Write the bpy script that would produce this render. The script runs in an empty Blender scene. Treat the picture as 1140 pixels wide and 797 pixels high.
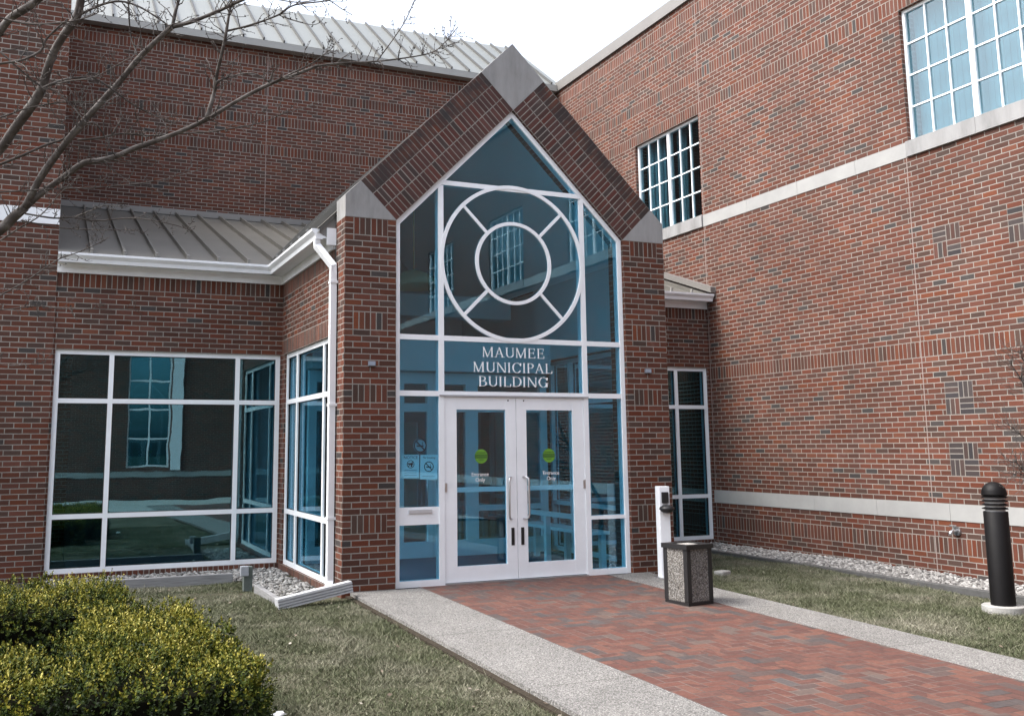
import bpy, bmesh, math, random
import numpy as np
from mathutils import Vector, Matrix

random.seed(7)
RNG = np.random.default_rng(11)
scene = bpy.context.scene
col = scene.collection
rad = math.radians

# ------------------------------------------------------------------ camera
cam_d = bpy.data.cameras.new("camera")
cam = bpy.data.objects.new("camera", cam_d)
col.objects.link(cam)
CAM = Vector((-3.59326, -10.42307, 1.53182))
RX = Vector((0.91988, -0.39211, -0.00807))
RY = Vector((-0.04963, -0.13677, 0.98936))
RZ = Vector((-0.38904, -0.90969, -0.14527))
mw = Matrix((RX, RY, RZ)).transposed().to_4x4()
mw.translation = CAM
cam.matrix_world = mw
cam_d.sensor_fit = 'HORIZONTAL'
cam_d.sensor_width = 36
cam_d.lens = 34.24
cam_d.shift_x = 0.04508
cam_d.shift_y = -0.05263
cam_d.clip_start = 0.05
cam_d.clip_end = 2000
scene.camera = cam

# ------------------------------------------------------------------ light
SUN_EL, SUN_AZ = 54, 284          # azimuth clockwise from +Y: light comes from the left of the court
world = bpy.data.worlds.new("World")
scene.world = world
world.use_nodes = True
wn = world.node_tree
wn.nodes.clear()
wo = wn.nodes.new("ShaderNodeOutputWorld")
bg = wn.nodes.new("ShaderNodeBackground")
sky = wn.nodes.new("ShaderNodeTexSky")
sky.sky_type = 'NISHITA'
sky.sun_disc = False
sky.sun_elevation = rad(SUN_EL)
sky.sun_rotation = rad(SUN_AZ)
sky.air_density = 1.0
sky.dust_density = 4.0
sky.ozone_density = 1.0
hsv = wn.nodes.new("ShaderNodeHueSaturation")      # thin white overcast: almost colourless sky
hsv.inputs["Saturation"].default_value = 0.48
wn.links.new(sky.outputs[0], hsv.inputs["Color"])
wn.links.new(hsv.outputs[0], bg.inputs[0])
wn.links.new(bg.outputs[0], wo.inputs[0])
bg.inputs[1].default_value = 0.15

sun_d = bpy.data.lights.new("sun", 'SUN')
sun_d.energy = 1.2
sun_d.angle = rad(28)
sun_d.color = (1.0, 0.965, 0.92)
sun = bpy.data.objects.new("sun", sun_d)
col.objects.link(sun)
sdir = Vector((math.sin(rad(SUN_AZ)) * math.cos(rad(SUN_EL)), math.cos(rad(SUN_AZ)) * math.cos(rad(SUN_EL)), math.sin(rad(SUN_EL))))
sun.rotation_euler = (-sdir).to_track_quat('-Z', 'Y').to_euler()
sun.location = (-20, 0, 30)

vs = scene.view_settings
vs.view_transform = 'Standard'
vs.look = 'None'
vs.gamma = 1
vs.use_curve_mapping = False
vs.exposure = 1.7

# ------------------------------------------------------------------ materials
class NT:
    def __init__(s, name):
        s.m = bpy.data.materials.new(name)
        s.m.use_nodes = True
        s.t = s.m.node_tree
        s.t.nodes.clear()
        s.out = s.t.nodes.new("ShaderNodeOutputMaterial")
    def n(s, typ, **kw):
        nd = s.t.nodes.new(typ)
        for k, v in kw.items():
            setattr(nd, k, v)
        return nd
    def put(s, sock, v):
        if v is None: return
        if isinstance(v, bpy.types.NodeSocket): s.t.links.new(v, sock)
        elif isinstance(v, (tuple, list)) and sock.type == 'RGBA' and len(v) == 3: sock.default_value = (*v, 1)
        else: sock.default_value = v
    def math(s, op, a, b=None, c=None):
        nd = s.n("ShaderNodeMath", operation=op)
        for i, v in enumerate((a, b, c)):
            if v is not None: s.put(nd.inputs[i], v)
        return nd.outputs[0]
    def noise(s, vec, scale, detail=3, rough=.55):
        nd = s.n("ShaderNodeTexNoise")
        s.put(nd.inputs["Vector"], vec)
        nd.inputs["Scale"].default_value = scale
        nd.inputs["Detail"].default_value = detail
        nd.inputs["Roughness"].default_value = rough
        return nd.outputs["Fac"]
    def ramp(s, fac, stops, interp='LINEAR'):
        nd = s.n("ShaderNodeValToRGB")
        cr = nd.color_ramp
        cr.interpolation = interp
        while len(cr.elements) < len(stops): cr.elements.new(0.5)
        for e, (p, c) in zip(cr.elements, stops):
            e.position = p
            e.color = (*c, 1) if len(c) == 3 else c
        s.put(nd.inputs[0], fac)
        return nd.outputs[0]
    def mapr(s, v, a, b, c, d, smooth=False):
        nd = s.n("ShaderNodeMapRange")
        if smooth: nd.interpolation_type = 'SMOOTHSTEP'
        s.put(nd.inputs[0], v)
        for i, x in enumerate((a, b, c, d)): nd.inputs[i + 1].default_value = x
        return nd.outputs[0]
    def mix(s, fac, a, b, mode='MIX'):
        nd = s.n("ShaderNodeMix", data_type='RGBA', blend_type=mode)
        s.put(nd.inputs[0], fac); s.put(nd.inputs[6], a); s.put(nd.inputs[7], b)
        return nd.outputs[2]
    def bump(s, h, strength=.5, dist=.01):
        nd = s.n("ShaderNodeBump")
        s.put(nd.inputs["Height"], h)
        nd.inputs["Strength"].default_value = strength
        nd.inputs["Distance"].default_value = dist
        return nd.outputs[0]
    def bsdf(s, color, rough=.8, metal=0, normal=None, spec=.5, link=True, trans=None):
        nd = s.n("ShaderNodeBsdfPrincipled")
        s.put(nd.inputs["Base Color"], color)
        s.put(nd.inputs["Roughness"], rough)
        s.put(nd.inputs["Metallic"], metal)
        nd.inputs["Specular IOR Level"].default_value = spec
        if normal is not None: s.put(nd.inputs["Normal"], normal)
        if link: s.t.links.new(nd.outputs[0], s.out.inputs[0])
        return nd.outputs[0]
    def uv(s):
        return s.n("ShaderNodeTexCoord").outputs["UV"]
    def obj(s):
        return s.n("ShaderNodeTexCoord").outputs["Object"]

BW, BH = .2032, .0677
RED = [(0.0, (.108, .037, .0235)), (.26, (.088, .034, .0225)), (.50, (.126, .046, .0275)), (.62, (.076, .034, .0245)),
       (.78, (.100, .038, .0255)), (.89, (.064, .037, .029)), (.965, (.047, .040, .038))]
DARK = [(0.0, (.050, .040, .039)), (.35, (.039, .034, .036)), (.65, (.064, .041, .036)), (.88, (.088, .039, .030))]

def brick_mat(name, offset=.5, ramp=RED, soot=0.0, w=BW, h=BH, mortar=(.255, .233, .210), mw_=.0120, seed=0.0):
    t = NT(name)
    sep = t.n("ShaderNodeSeparateXYZ")
    uv = t.uv()
    t.put(sep.inputs[0], uv)
    x, y = sep.outputs[0], sep.outputs[1]
    vy = t.math('DIVIDE', y, h)
    row = t.math('FLOOR', vy)
    par = t.math('MULTIPLY', t.math('FRACT', t.math('MULTIPLY', row, .5)), 2 * offset)
    ux = t.math('ADD', t.math('DIVIDE', x, w), par)
    cl = t.math('FLOOR', ux)
    fu, fv = t.math('FRACT', ux), t.math('FRACT', vy)
    dx = t.math('MULTIPLY', t.math('MINIMUM', fu, t.math('SUBTRACT', 1.0, fu)), w)
    dy = t.math('MULTIPLY', t.math('MINIMUM', fv, t.math('SUBTRACT', 1.0, fv)), h)
    d = t.math('MINIMUM', dx, dy)
    nz = t.noise(uv, 60, 2)
    d = t.math('ADD', d, t.math('MULTIPLY', t.math('SUBTRACT', nz, .5), .004))
    mask = t.mapr(d, mw_ / 2 - .0016, mw_ / 2 + .0012, 0, 1, True)
    cmb = t.n("ShaderNodeCombineXYZ")
    t.put(cmb.inputs[0], cl); t.put(cmb.inputs[1], row); cmb.inputs[2].default_value = seed
    wnz = t.n("ShaderNodeTexWhiteNoise", noise_dimensions='3D')
    t.put(wnz.inputs[0], cmb.outputs[0])
    c = t.ramp(wnz.outputs[0], ramp, 'CONSTANT')
    hv = t.n("ShaderNodeHueSaturation")
    sp = t.n("ShaderNodeSeparateXYZ")
    t.put(sp.inputs[0], wnz.outputs[1])
    t.put(hv.inputs["Value"], t.mapr(sp.outputs[1], 0, 1, .84, 1.17))
    t.put(hv.inputs["Saturation"], t.mapr(sp.outputs[2], 0, 1, .95, 1.12))
    t.put(hv.inputs["Color"], c)
    fine = t.mapr(t.noise(uv, 95, 4, .65), .3, .7, .78, 1.2)
    c = t.mix(1, hv.outputs[0], fine, 'MULTIPLY')
    m = t.mix(1, mortar, t.mapr(t.noise(uv, 3.5, 4), .3, .7, .78, 1.15), 'MULTIPLY')
    c = t.mix(mask, m, c)
    big = t.mapr(t.noise(uv, .55, 5, .65), .3, .7, .80, 1.16)
    c = t.mix(1, c, big, 'MULTIPLY')
    stq = t.n("ShaderNodeMapping"); stq.inputs["Scale"].default_value = (1.6, .22, 1); t.put(stq.inputs[0], uv)
    c = t.mix(t.mapr(t.noise(stq.outputs[0], 2.0, 5, .65), .55, .8, 0, .32), c, (.045, .036, .033))      # water streaks
    c = t.mix(t.mapr(t.noise(uv, 1.1, 5, .7), .62, .85, 0, .28), c, (.30, .27, .25))                      # efflorescence
    if soot:
        s_ = t.mapr(t.noise(uv, 5, 4, .6), .25, .6, 0, soot)
        c = t.mix(s_, c, (.030, .026, .027))
    hgt = t.math('ADD', mask, t.math('MULTIPLY', t.noise(uv, 140, 3), .25))
    t.bsdf(c, t.mapr(mask, 0, 1, .95, .78), normal=t.bump(hgt, .55, .006), spec=.3)
    return t.m

M_BRICK = brick_mat("brick running bond")
M_STACK = brick_mat("brick soldier course", 0.0, seed=3)
M_CHECK = brick_mat("dark brick panel", 0.0, DARK, seed=5)
M_SOOT = brick_mat("sooty brick course", 0.0, RED, soot=.85, seed=8)
M_RAKE = brick_mat("brown rake brick", 0.0, [(0, (.082, .034, .028)), (.4, (.068, .032, .028)), (.7, (.098, .036, .029)), (.88, (.052, .036, .033))], soot=.18, seed=9)

def plain(name, color, rough=.6, metal=0, var=.12, scale=6, spec=.5, bumps=0, bscale=60):
    t = NT(name)
    o = t.obj()
    v = t.mapr(t.noise(o, scale, 5, .6), .25, .75, 1 - var, 1 + var)
    c = t.mix(1, color, v, 'MULTIPLY')
    nrm = t.bump(t.noise(o, bscale, 3), bumps, .01) if bumps else None
    t.bsdf(c, rough, metal, nrm, spec)
    return t.m

M_WHITE = plain("white painted aluminium", (.83, .86, .89), .38, 0, .05, 3)
M_WHITE2 = plain("white gutter paint", (.78, .80, .83), .42, 0, .05, 5)
M_INT = plain("interior white paint", (.86, .87, .88), .7, 0, .04, 2)
M_INTWALL = plain("interior wall", (.60, .61, .62), .8, 0, .05, 2)
M_CARPET = plain("blue grey carpet", (.07, .08, .12), .95, 0, .2, 40)
M_METAL = plain("brushed steel", (.55, .55, .56), .28, .9, .05, 30)
M_BLACK = plain("black plastic", (.012, .012, .013), .45, 0, .15, 9)
M_BOLL = plain("dark bronze paint", (.0055, .005, .0055), .55, 0, .25, 7, .2)
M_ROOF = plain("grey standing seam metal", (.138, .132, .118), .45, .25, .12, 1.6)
M_ROOFU = plain("glare paled upper roof metal", (.228, .238, .226), .45, .3, .06, 1.6)  # same metal as the low roofs, made paler to paint in sky glare
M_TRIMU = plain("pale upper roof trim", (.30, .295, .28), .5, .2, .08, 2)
M_RIB = plain("shade painted upper roof seams", (.07, .07, .068), .5, .2, .08, 2)  # same roof metal, darkened to put the seams' shaded side into the colour
M_TRIM = plain("grey metal flashing", (.20, .19, .18), .5, .2, .08, 2)
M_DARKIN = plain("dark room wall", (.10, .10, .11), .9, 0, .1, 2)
M_CAULK = plain("sealant joint", (.27, .215, .195), .8, 0, .05, 20)
M_PAPER = plain("notice paper", (.88, .92, .92), .8, 0, .03, 20)
M_INK = plain("ink", (.02, .02, .025), .7, 0, 0, 5)
M_GREEN = plain("green decal", (.13, .33, .03), .5, 0, .04, 20)
M_LETTER = plain("white sign letter", (.90, .91, .92), .45, 0, .03, 20)
M_BLIND = plain("pale window blind", (.52, .56, .58), .8, 0, .06, 3)
M_CURTAIN = plain("blue grey curtain", (.40, .48, .52), .9, 0, .1, 3)
M_POST = plain("weathered green post", (.10, .12, .11), .8, 0, .2, 15)
M_BOXG = plain("grey outlet box", (.30, .32, .35), .5, 0, .1, 15)
M_CONC = plain("pale concrete", (.33, .325, .31), .9, 0, .16, 14, .3, .4, 90)
M_LIGHTHEAD = plain("grey light fixture", (.20, .22, .26), .45, .3, .08, 20)
M_TAN = plain("tan lamp bowl", (.75, .55, .34), .7, 0, .08, 6)

def stone_mat():
    t = NT("limestone")
    o = t.obj()
    st = t.n("ShaderNodeMapping"); st.inputs["Scale"].default_value = (1, 1, .25)
    t.put(st.inputs[0], o)
    a = t.noise(st.outputs[0], 5, 5, .65)
    b = t.noise(o, 1.7, 3)
    c = t.ramp(a, [(.25, (.18, .18, .18)), (.5, (.265, .265, .265)), (.8, (.33, .33, .33))])
    c = t.mix(t.mapr(b, .5, .75, 0, .35), c, (.19, .17, .155))
    t.bsdf(c, .85, normal=t.bump(t.noise(o, 80, 4), .2, .004), spec=.3)
    return t.m
M_STONE = stone_mat()

def band_mat():
    t = NT("pale stone band")
    o = t.obj()
    a = t.noise(o, 2.2, 5, .6)
    c = t.ramp(a, [(.25, (.28, .28, .275)), (.75, (.36, .36, .35))])
    t.bsdf(c, .85, normal=t.bump(t.noise(o, 70, 4), .15, .003), spec=.3)
    return t.m
M_BAND = band_mat()

def glass_mat(name, tint, refl=.05, rtint=(.78, .94, 1.0), wob=.02):
    t = NT(name)
    o = t.obj()
    nrm = t.bump(t.noise(o, 1.5, 2), wob, .02)
    tr = t.n("ShaderNodeBsdfTransparent"); t.put(tr.inputs[0], tint)
    gl = t.n("ShaderNodeBsdfGlossy"); t.put(gl.inputs["Color"], rtint); gl.inputs["Roughness"].default_value = .004
    t.put(gl.inputs["Normal"], nrm)
    lw = t.n("ShaderNodeLayerWeight"); lw.inputs[0].default_value = .5
    t.put(lw.inputs["Normal"], nrm)
    fac = t.math('ADD', t.math('MULTIPLY', t.math('POWER', lw.outputs["Facing"], 5.0), .9), .04 + refl)
    fac = t.math('MINIMUM', fac, 1.0)
    mx = t.n("ShaderNodeMixShader")
    t.put(mx.inputs[0], fac); t.t.links.new(tr.outputs[0], mx.inputs[1]); t.t.links.new(gl.outputs[0], mx.inputs[2])
    t.t.links.new(mx.outputs[0], t.out.inputs[0])
    return t.m
M_GLASS = glass_mat("blue tinted glass", (.58, .83, .92), .04)
M_GLASSE = glass_mat("teal tinted glass", (.50, .65, .69), .06, (.85, .95, 1.0), .015)
M_GLASSD = glass_mat("dark tinted glass", (.42, .66, .74), .10, (.56, .92, 1.0), .03)

def agg_mat(name, stops, scale=170, var=.2, joints=False):
    t = NT(name)
    o = t.obj()
    v = t.n("ShaderNodeTexVoronoi"); v.inputs["Scale"].default_value = scale
    t.put(v.inputs["Vector"], o)
    sp = t.n("ShaderNodeSeparateXYZ"); t.put(sp.inputs[0], v.outputs["Color"])
    c = t.ramp(sp.outputs[0], stops, 'CONSTANT')
    edge = t.mapr(v.outputs["Distance"], .25, .65, 1, .55)
    so = t.n("ShaderNodeSeparateXYZ"); t.put(so.inputs[0], o)
    c = t.mix(1, c, edge, 'MULTIPLY')
    c = t.mix(1, c, t.mapr(t.noise(o, 1.6, 5, .65), .3, .7, 1 - var, 1 + var), 'MULTIPLY')
    if joints:
        fy = t.math('FRACT', t.math('DIVIDE', t.math('ADD', so.outputs[1], 100.35), 1.83))
        c = t.mix(t.mapr(t.math('ABSOLUTE', t.math('SUBTRACT', fy, .5)), .002, .0045, .75, 0, True), c, (.07, .066, .06))
        c = t.mix(t.mapr(t.noise(o, 1.1, 6, .7), .52, .78, 0, .42), c, (.12, .115, .10))
    t.bsdf(c, .9, normal=t.bump(t.math('SUBTRACT', 1.0, v.outputs["Distance"]), .5, .004), spec=.3)
    return t.m
M_AGG = agg_mat("exposed aggregate concrete", [(0, (.24, .235, .225)), (.3, (.185, .18, .172)), (.5, (.30, .29, .277)), (.72, (.14, .132, .125)), (.86, (.36, .35, .335))], 110, .14, True)
M_PEBBLE = agg_mat("pebble panel", [(0, (.21, .20, .185)), (.3, (.15, .142, .13)), (.5, (.30, .29, .275)), (.75, (.08, .076, .072)), (.88, (.17, .15, .125))], 105)
M_ASH = agg_mat("ash tray sand", [(0, (.5, .48, .45)), (.5, (.35, .33, .31)), (.8, (.6, .58, .55))], 140)

def paver_mat():
    t = NT("clay brick pavers")
    sep = t.n("ShaderNodeSeparateXYZ"); uv = t.uv(); t.put(sep.inputs[0], uv)
    A = .1025                                        # herringbone of two-to-one pavers
    x, y = t.math('DIVIDE', sep.outputs[0], A), t.math('DIVIDE', sep.outputs[1], A)
    i_, j_ = t.math('FLOOR', x), t.math('FLOOR', y)
    fx, fy = t.math('FRACT', x), t.math('FRACT', y)
    m_ = t.math('FLOORED_MODULO', t.math('SUBTRACT', i_, j_), 4.0)
    hz = t.math('LESS_THAN', m_, 1.5)
    is1 = t.math('COMPARE', m_, 1.0, .1); is2 = t.math('COMPARE', m_, 2.0, .1)
    lx, ly = t.math('ADD', fx, is1), t.math('ADD', fy, is2)
    dx = t.math('MINIMUM', lx, t.math('SUBTRACT', t.math('ADD', hz, 1.0), lx))
    dy = t.math('MINIMUM', ly, t.math('SUBTRACT', t.math('SUBTRACT', 2.0, hz), ly))
    d = t.math('MULTIPLY', t.math('MINIMUM', dx, dy), A)
    d = t.math('ADD', d, t.math('MULTIPLY', t.math('SUBTRACT', t.noise(uv, 55), .5), .006))
    mask = t.mapr(d, .0015, .0050, 0, 1, True)
    cmb = t.n("ShaderNodeCombineXYZ"); t.put(cmb.inputs[0], t.math('SUBTRACT', i_, is1)); t.put(cmb.inputs[1], t.math('SUBTRACT', j_, is2)); t.put(cmb.inputs[2], hz)
    wnz = t.n("ShaderNodeTexWhiteNoise", noise_dimensions='3D'); t.put(wnz.inputs[0], cmb.outputs[0])
    # bricks were laid from mixed pallets: greys cluster
    clus = t.noise(uv, 1.1, 2)
    sel = t.math('ADD', t.math('MULTIPLY', wnz.outputs[0], .72), t.mapr(clus, .3, .7, -.05, .33))
    c = t.ramp(sel, [(0, (.115, .048, .036)), (.16, (.098, .042, .033)), (.30, (.128, .057, .042)), (.44, (.085, .039, .032)), (.56, (.105, .047, .037)), (.66, (.074, .050, .045)), (.77, (.060, .050, .049)), (.90, (.072, .064, .063)), (.97, (.125, .06, .045))], 'CONSTANT')
    sp2 = t.n("ShaderNodeSeparateXYZ"); t.put(sp2.inputs[0], wnz.outputs[1])
    c = t.mix(t.mapr(sp2.outputs[0], .955, .957, 0, .8), c, (.105, .074, .062))
    c = t.mix(1, c, t.mapr(t.noise(uv, 26, 6, .75), .25, .75, .62, 1.38), 'MULTIPLY')
    sand = t.ramp(t.noise(uv, 1.7, 4), [(.35, (.030, .026, .024)), (.65, (.16, .135, .12))])
    c = t.mix(mask, sand, c)
    c = t.mix(t.mapr(t.noise(uv, 2.4, 6, .7), .48, .75, 0, .30), c, (.13, .085, .070))
    c = t.mix(t.mapr(t.noise(uv, 9, 5, .7), .66, .76, 0, .5), c, (.22, .20, .185))
    tilt = t.math('MULTIPLY', wnz.outputs[0], .35)
    t.bsdf(c, .82, normal=t.bump(t.math('ADD', t.math('ADD', mask, tilt), t.math('MULTIPLY', t.noise(uv, 90), .3)), .5, .006), spec=.35)
    return t.m
M_PAVER = paver_mat()

def lawn_mat():
    t = NT("winter lawn soil")
    o = t.obj()
    a = t.noise(o, 1.3, 5, .65); b = t.noise(o, 22, 5, .7)
    c = t.ramp(a, [(.3, (.045, .048, .029)), (.5, (.085, .081, .055)), (.68, (.15, .14, .102))])
    c = t.mix(1, c, t.mapr(b, .25, .75, .55, 1.35), 'MULTIPLY')
    t.bsdf(c, .95, normal=t.bump(b, .6, .03), spec=.1)
    return t.m
M_LAWN = lawn_mat()

def vcol_mat(name, stops, rough=.7, patch=None, spec=.3, pscale=1.3):
    t = NT(name)
    sep = t.n("ShaderNodeSeparateXYZ"); t.put(sep.inputs[0], t.uv())
    c = t.ramp(sep.outputs[0], stops)
    if patch:
        a = t.noise(t.obj(), pscale, 5, .65)
        c2 = t.ramp(sep.outputs[0], patch)
        c = t.mix(t.mapr(a, .47, .67, 0, 1), c, c2)
    t.bsdf(c, rough, spec=spec)
    return t.m
M_BLADE = vcol_mat("grass blades", [(0, (.040, .052, .024)), (.35, (.072, .084, .042)), (.65, (.14, .145, .090)), (1, (.27, .26, .19))],
                   .75, [(0, (.095, .095, .066)), (.35, (.19, .182, .134)), (.7, (.29, .275, .212)), (1, (.40, .385, .31))], .2, 1.0)
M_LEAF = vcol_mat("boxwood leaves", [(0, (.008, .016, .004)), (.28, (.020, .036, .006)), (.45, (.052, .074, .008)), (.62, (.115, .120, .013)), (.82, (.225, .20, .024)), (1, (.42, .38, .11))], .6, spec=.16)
M_LEAFCORE = plain("hedge light block", (.007, .007, .005), 1, 0, .3, 20, 0)  # near-black for the block added inside the hedges to stop light
M_DRYLEAF = vcol_mat("dry fallen leaves", [(0, (.05, .035, .025)), (.5, (.13, .10, .075)), (1, (.36, .33, .28))], .8)
M_STONES = vcol_mat("gravel stones", [(0, (.10, .097, .093)), (.3, (.18, .172, .165)), (.7, (.27, .262, .25)), (1, (.42, .41, .395))], .85)
M_GBASE = agg_mat("gravel bed", [(0, (.18, .175, .165)), (.4, (.26, .25, .24)), (.7, (.12, .115, .11)), (.85, (.32, .31, .29))], 38)

def bark_mat():
    t = NT("grey brown bark")
    o = t.obj()
    a = t.noise(o, 14, 5, .65)
    c = t.ramp(a, [(.25, (.030, .025, .023)), (.5, (.072, .062, .057)), (.75, (.17, .158, .15))])
    t.bsdf(c, .85, normal=t.bump(t.noise(o, 60, 4), .5, .004), spec=.25)
    return t.m
M_BARK = bark_mat()

def timber_mat():
    t = NT("weathered edging board")
    o = t.obj()
    st = t.n("ShaderNodeMapping"); st.inputs["Scale"].default_value = (1.5, 1.5, 40)
    t.put(st.inputs[0], o)
    c = t.ramp(t.noise(st.outputs[0], 3, 4), [(.25, (.15, .15, .152)), (.6, (.25, .25, .252)), (.85, (.33, .33, .33))])
    t.bsdf(c, .8, normal=t.bump(t.noise(st.outputs[0], 6, 3), .4, .004))
    return t.m
M_TIMBER = timber_mat()
M_TIMBERD = plain("grey edging timber", (.075, .075, .074), .85, 0, .25, 12)

# ------------------------------------------------------------------ mesh builder
class MB:
    def __init__(s): s.v = []; s.f = []; s.uv = []; s.m = []
    def face(s, pts, mi=0, uv=None):
        b = len(s.v)
        s.v += [tuple(p) for p in pts]
        s.f.append(tuple(range(b, b + len(pts))))
        s.uv.append(uv if uv else [(0, 0)] * len(pts))
        s.m.append(mi)
    def hexa(s, c, mi=0):       # c: 8 corners, bottom 4 ccw then top 4
        for q in ((3, 2, 1, 0), (4, 5, 6, 7), (0, 1, 5, 4), (1, 2, 6, 5), (2, 3, 7, 6), (3, 0, 4, 7)):
            s.face([c[i] for i in q], mi)
    def box(s, x0, x1, y0, y1, z0, z1, mi=0):
        s.hexa([(x0, y0, z0), (x1, y0, z0), (x1, y1, z0), (x0, y1, z0), (x0, y0, z1), (x1, y0, z1), (x1, y1, z1), (x0, y1, z1)], mi)
    def lbox(s, o, d, u0, u1, s0, s1, z0, z1, mi=0):   # u along d, s inward depth
        nx, ny = d[1], -d[0]
        P = lambda u, w, z: (o[0] + d[0] * u - nx * w, o[1] + d[1] * u - ny * w, z)
        s.hexa([P(u0, s0, z0), P(u1, s0, z0), P(u1, s1, z0), P(u0, s1, z0), P(u0, s0, z1), P(u1, s0, z1), P(u1, s1, z1), P(u0, s1, z1)], mi)
    def prism(s, poly, y0, y1, mi=0):   # polygon in XZ (ccw seen from -Y), extruded y0..y1
        s.face([(x, y0, z) for x, z in poly], mi)
        s.face([(x, y1, z) for x, z in reversed(poly)], mi)
        n = len(poly)
        for i in range(n):
            a, b = poly[i], poly[(i + 1) % n]
            s.face([(a[0], y0, a[1]), (a[0], y1, a[1]), (b[0], y1, b[1]), (b[0], y0, b[1])], mi)
    def ring(s, cx, cz, ro, ri, y0, y1, n=72, a0=0, a1=2 * math.pi, mi=0):
        for i in range(n):
            a, b = a0 + (a1 - a0) * i / n, a0 + (a1 - a0) * (i + 1) / n
            O = lambda t, r: (cx + r * math.cos(t), cz + r * math.sin(t))
            p = [O(a, ri), O(a, ro), O(b, ro), O(b, ri)]
            s.face([(x, y0, z) for x, z in p], mi)
            s.face([(x, y1, z) for x, z in reversed(p)], mi)
            s.face([(p[1][0], y0, p[1][1]), (p[1][0], y1, p[1][1]), (p[2][0], y1, p[2][1]), (p[2][0], y0, p[2][1])], mi)
            s.face([(p[3][0], y0, p[3][1]), (p[3][0], y1, p[3][1]), (p[0][0], y1, p[0][1]), (p[0][0], y0, p[0][1])], mi)
    def tube(s, pts, rs, n=7, cap=True, mi=0):
        pts = [Vector(p) for p in pts]
        b = len(s.v)
        prev = None
        for i, p in enumerate(pts):
            t = (pts[min(i + 1, len(pts) - 1)] - pts[max(i - 1, 0)])
            t = t.normalized() if t.length > 1e-9 else Vector((0, 0, 1))
            if prev is None:
                a = t.orthogonal().normalized()
            else:
                a = prev - t * prev.dot(t)
                a = a.normalized() if a.length > 1e-6 else t.orthogonal().normalized()
            prev = a
            c = t.cross(a)
            r = rs[i] if isinstance(rs, (list, tuple)) else rs
            for k in range(n):
                th = 2 * math.pi * k / n
                s.v.append(tuple(p + (a * math.cos(th) + c * math.sin(th)) * r))
        for i in range(len(pts) - 1):
            for k in range(n):
                k2 = (k + 1) % n
                s.f.append((b + i * n + k, b + i * n + k2, b + (i + 1) * n + k2, b + (i + 1) * n + k)); s.uv.append([(0, 0)] * 4); s.m.append(mi)
        if cap:
            s.f.append(tuple(b + k for k in reversed(range(n)))); s.uv.append([(0, 0)] * n); s.m.append(mi)
            e = b + (len(pts) - 1) * n
            s.f.append(tuple(e + k for k in range(n))); s.uv.append([(0, 0)] * n); s.m.append(mi)
    def lathe(s, prof, n=28, cx=0, cy=0, mi=0):
        b = len(s.v)
        for r, z in prof:
            for k in range(n):
                th = 2 * math.pi * k / n
                s.v.append((cx + r * math.cos(th), cy + r * math.sin(th), z))
        for i in range(len(prof) - 1):
            for k in range(n):
                k2 = (k + 1) % n
                s.f.append((b + i * n + k, b + i * n + k2, b + (i + 1) * n + k2, b + (i + 1) * n + k)); s.uv.append([(0, 0)] * 4); s.m.append(mi)
    def build(s, name, mats, parent=None, smooth=False, bevel=0):
        me = bpy.data.meshes.new(name)
        me.from_pydata(s.v, [], s.f)
        if not isinstance(mats, (list, tuple)): mats = [mats]
        for m in mats: me.materials.append(m)
        me.polygons.foreach_set("material_index", s.m)
        ul = me.uv_layers.new(name="UVMap")
        ul.data.foreach_set("uv", [c for f in s.uv for p in f for c in p])
        if smooth: me.polygons.foreach_set("use_smooth", [True] * len(s.f))
        me.update()
        o = bpy.data.objects.new(name, me)
        col.objects.link(o)
        if parent: o.parent = parent
        if bevel:
            bv = o.modifiers.new("bevel", 'BEVEL'); bv.width = bevel; bv.segments = 2; bv.limit_method = 'ANGLE'
            wd = me  # weld split corners so that the bevel can run
            bm = bmesh.new(); bm.from_mesh(me); bmesh.ops.remove_doubles(bm, verts=bm.verts, dist=1e-5); bm.to_mesh(me); bm.free()
        return o

def tag(o, label=None, cat=None, group=None, kind=None):
    if label: o["label"] = label
    if cat: o["category"] = cat
    if group: o["group"] = group
    if kind: o["kind"] = kind
    return o

def thing(name, loc, label, cat, group=None, rz=0):
    e = bpy.data.objects.new(name, None)
    col.objects.link(e)
    e.location = loc
    e.rotation_euler = (0, 0, rz)
    e.empty_display_size = .2
    return tag(e, label, cat, group)

def quick_mesh(name, verts, faces_n, uvs, mat, parent=None):
    """numpy polygons, all faces with faces_n corners, own vertices"""
    nv = len(verts); nf = nv // faces_n
    me = bpy.data.meshes.new(name)
    me.vertices.add(nv); me.vertices.foreach_set("co", verts.astype(np.float32).ravel())
    me.loops.add(nv); me.loops.foreach_set("vertex_index", np.arange(nv, dtype=np.int32))
    me.polygons.add(nf)
    me.polygons.foreach_set("loop_start", np.arange(0, nv, faces_n, dtype=np.int32))
    me.polygons.foreach_set("loop_total", np.full(nf, faces_n, dtype=np.int32))
    ul = me.uv_layers.new(name="UVMap")
    ul.data.foreach_set("uv", uvs.astype(np.float32).ravel())
    me.materials.append(mat)
    me.update(calc_edges=True)
    me.validate()
    o = bpy.data.objects.new(name, me)
    col.objects.link(o)
    if parent: o.parent = parent
    return o

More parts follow.
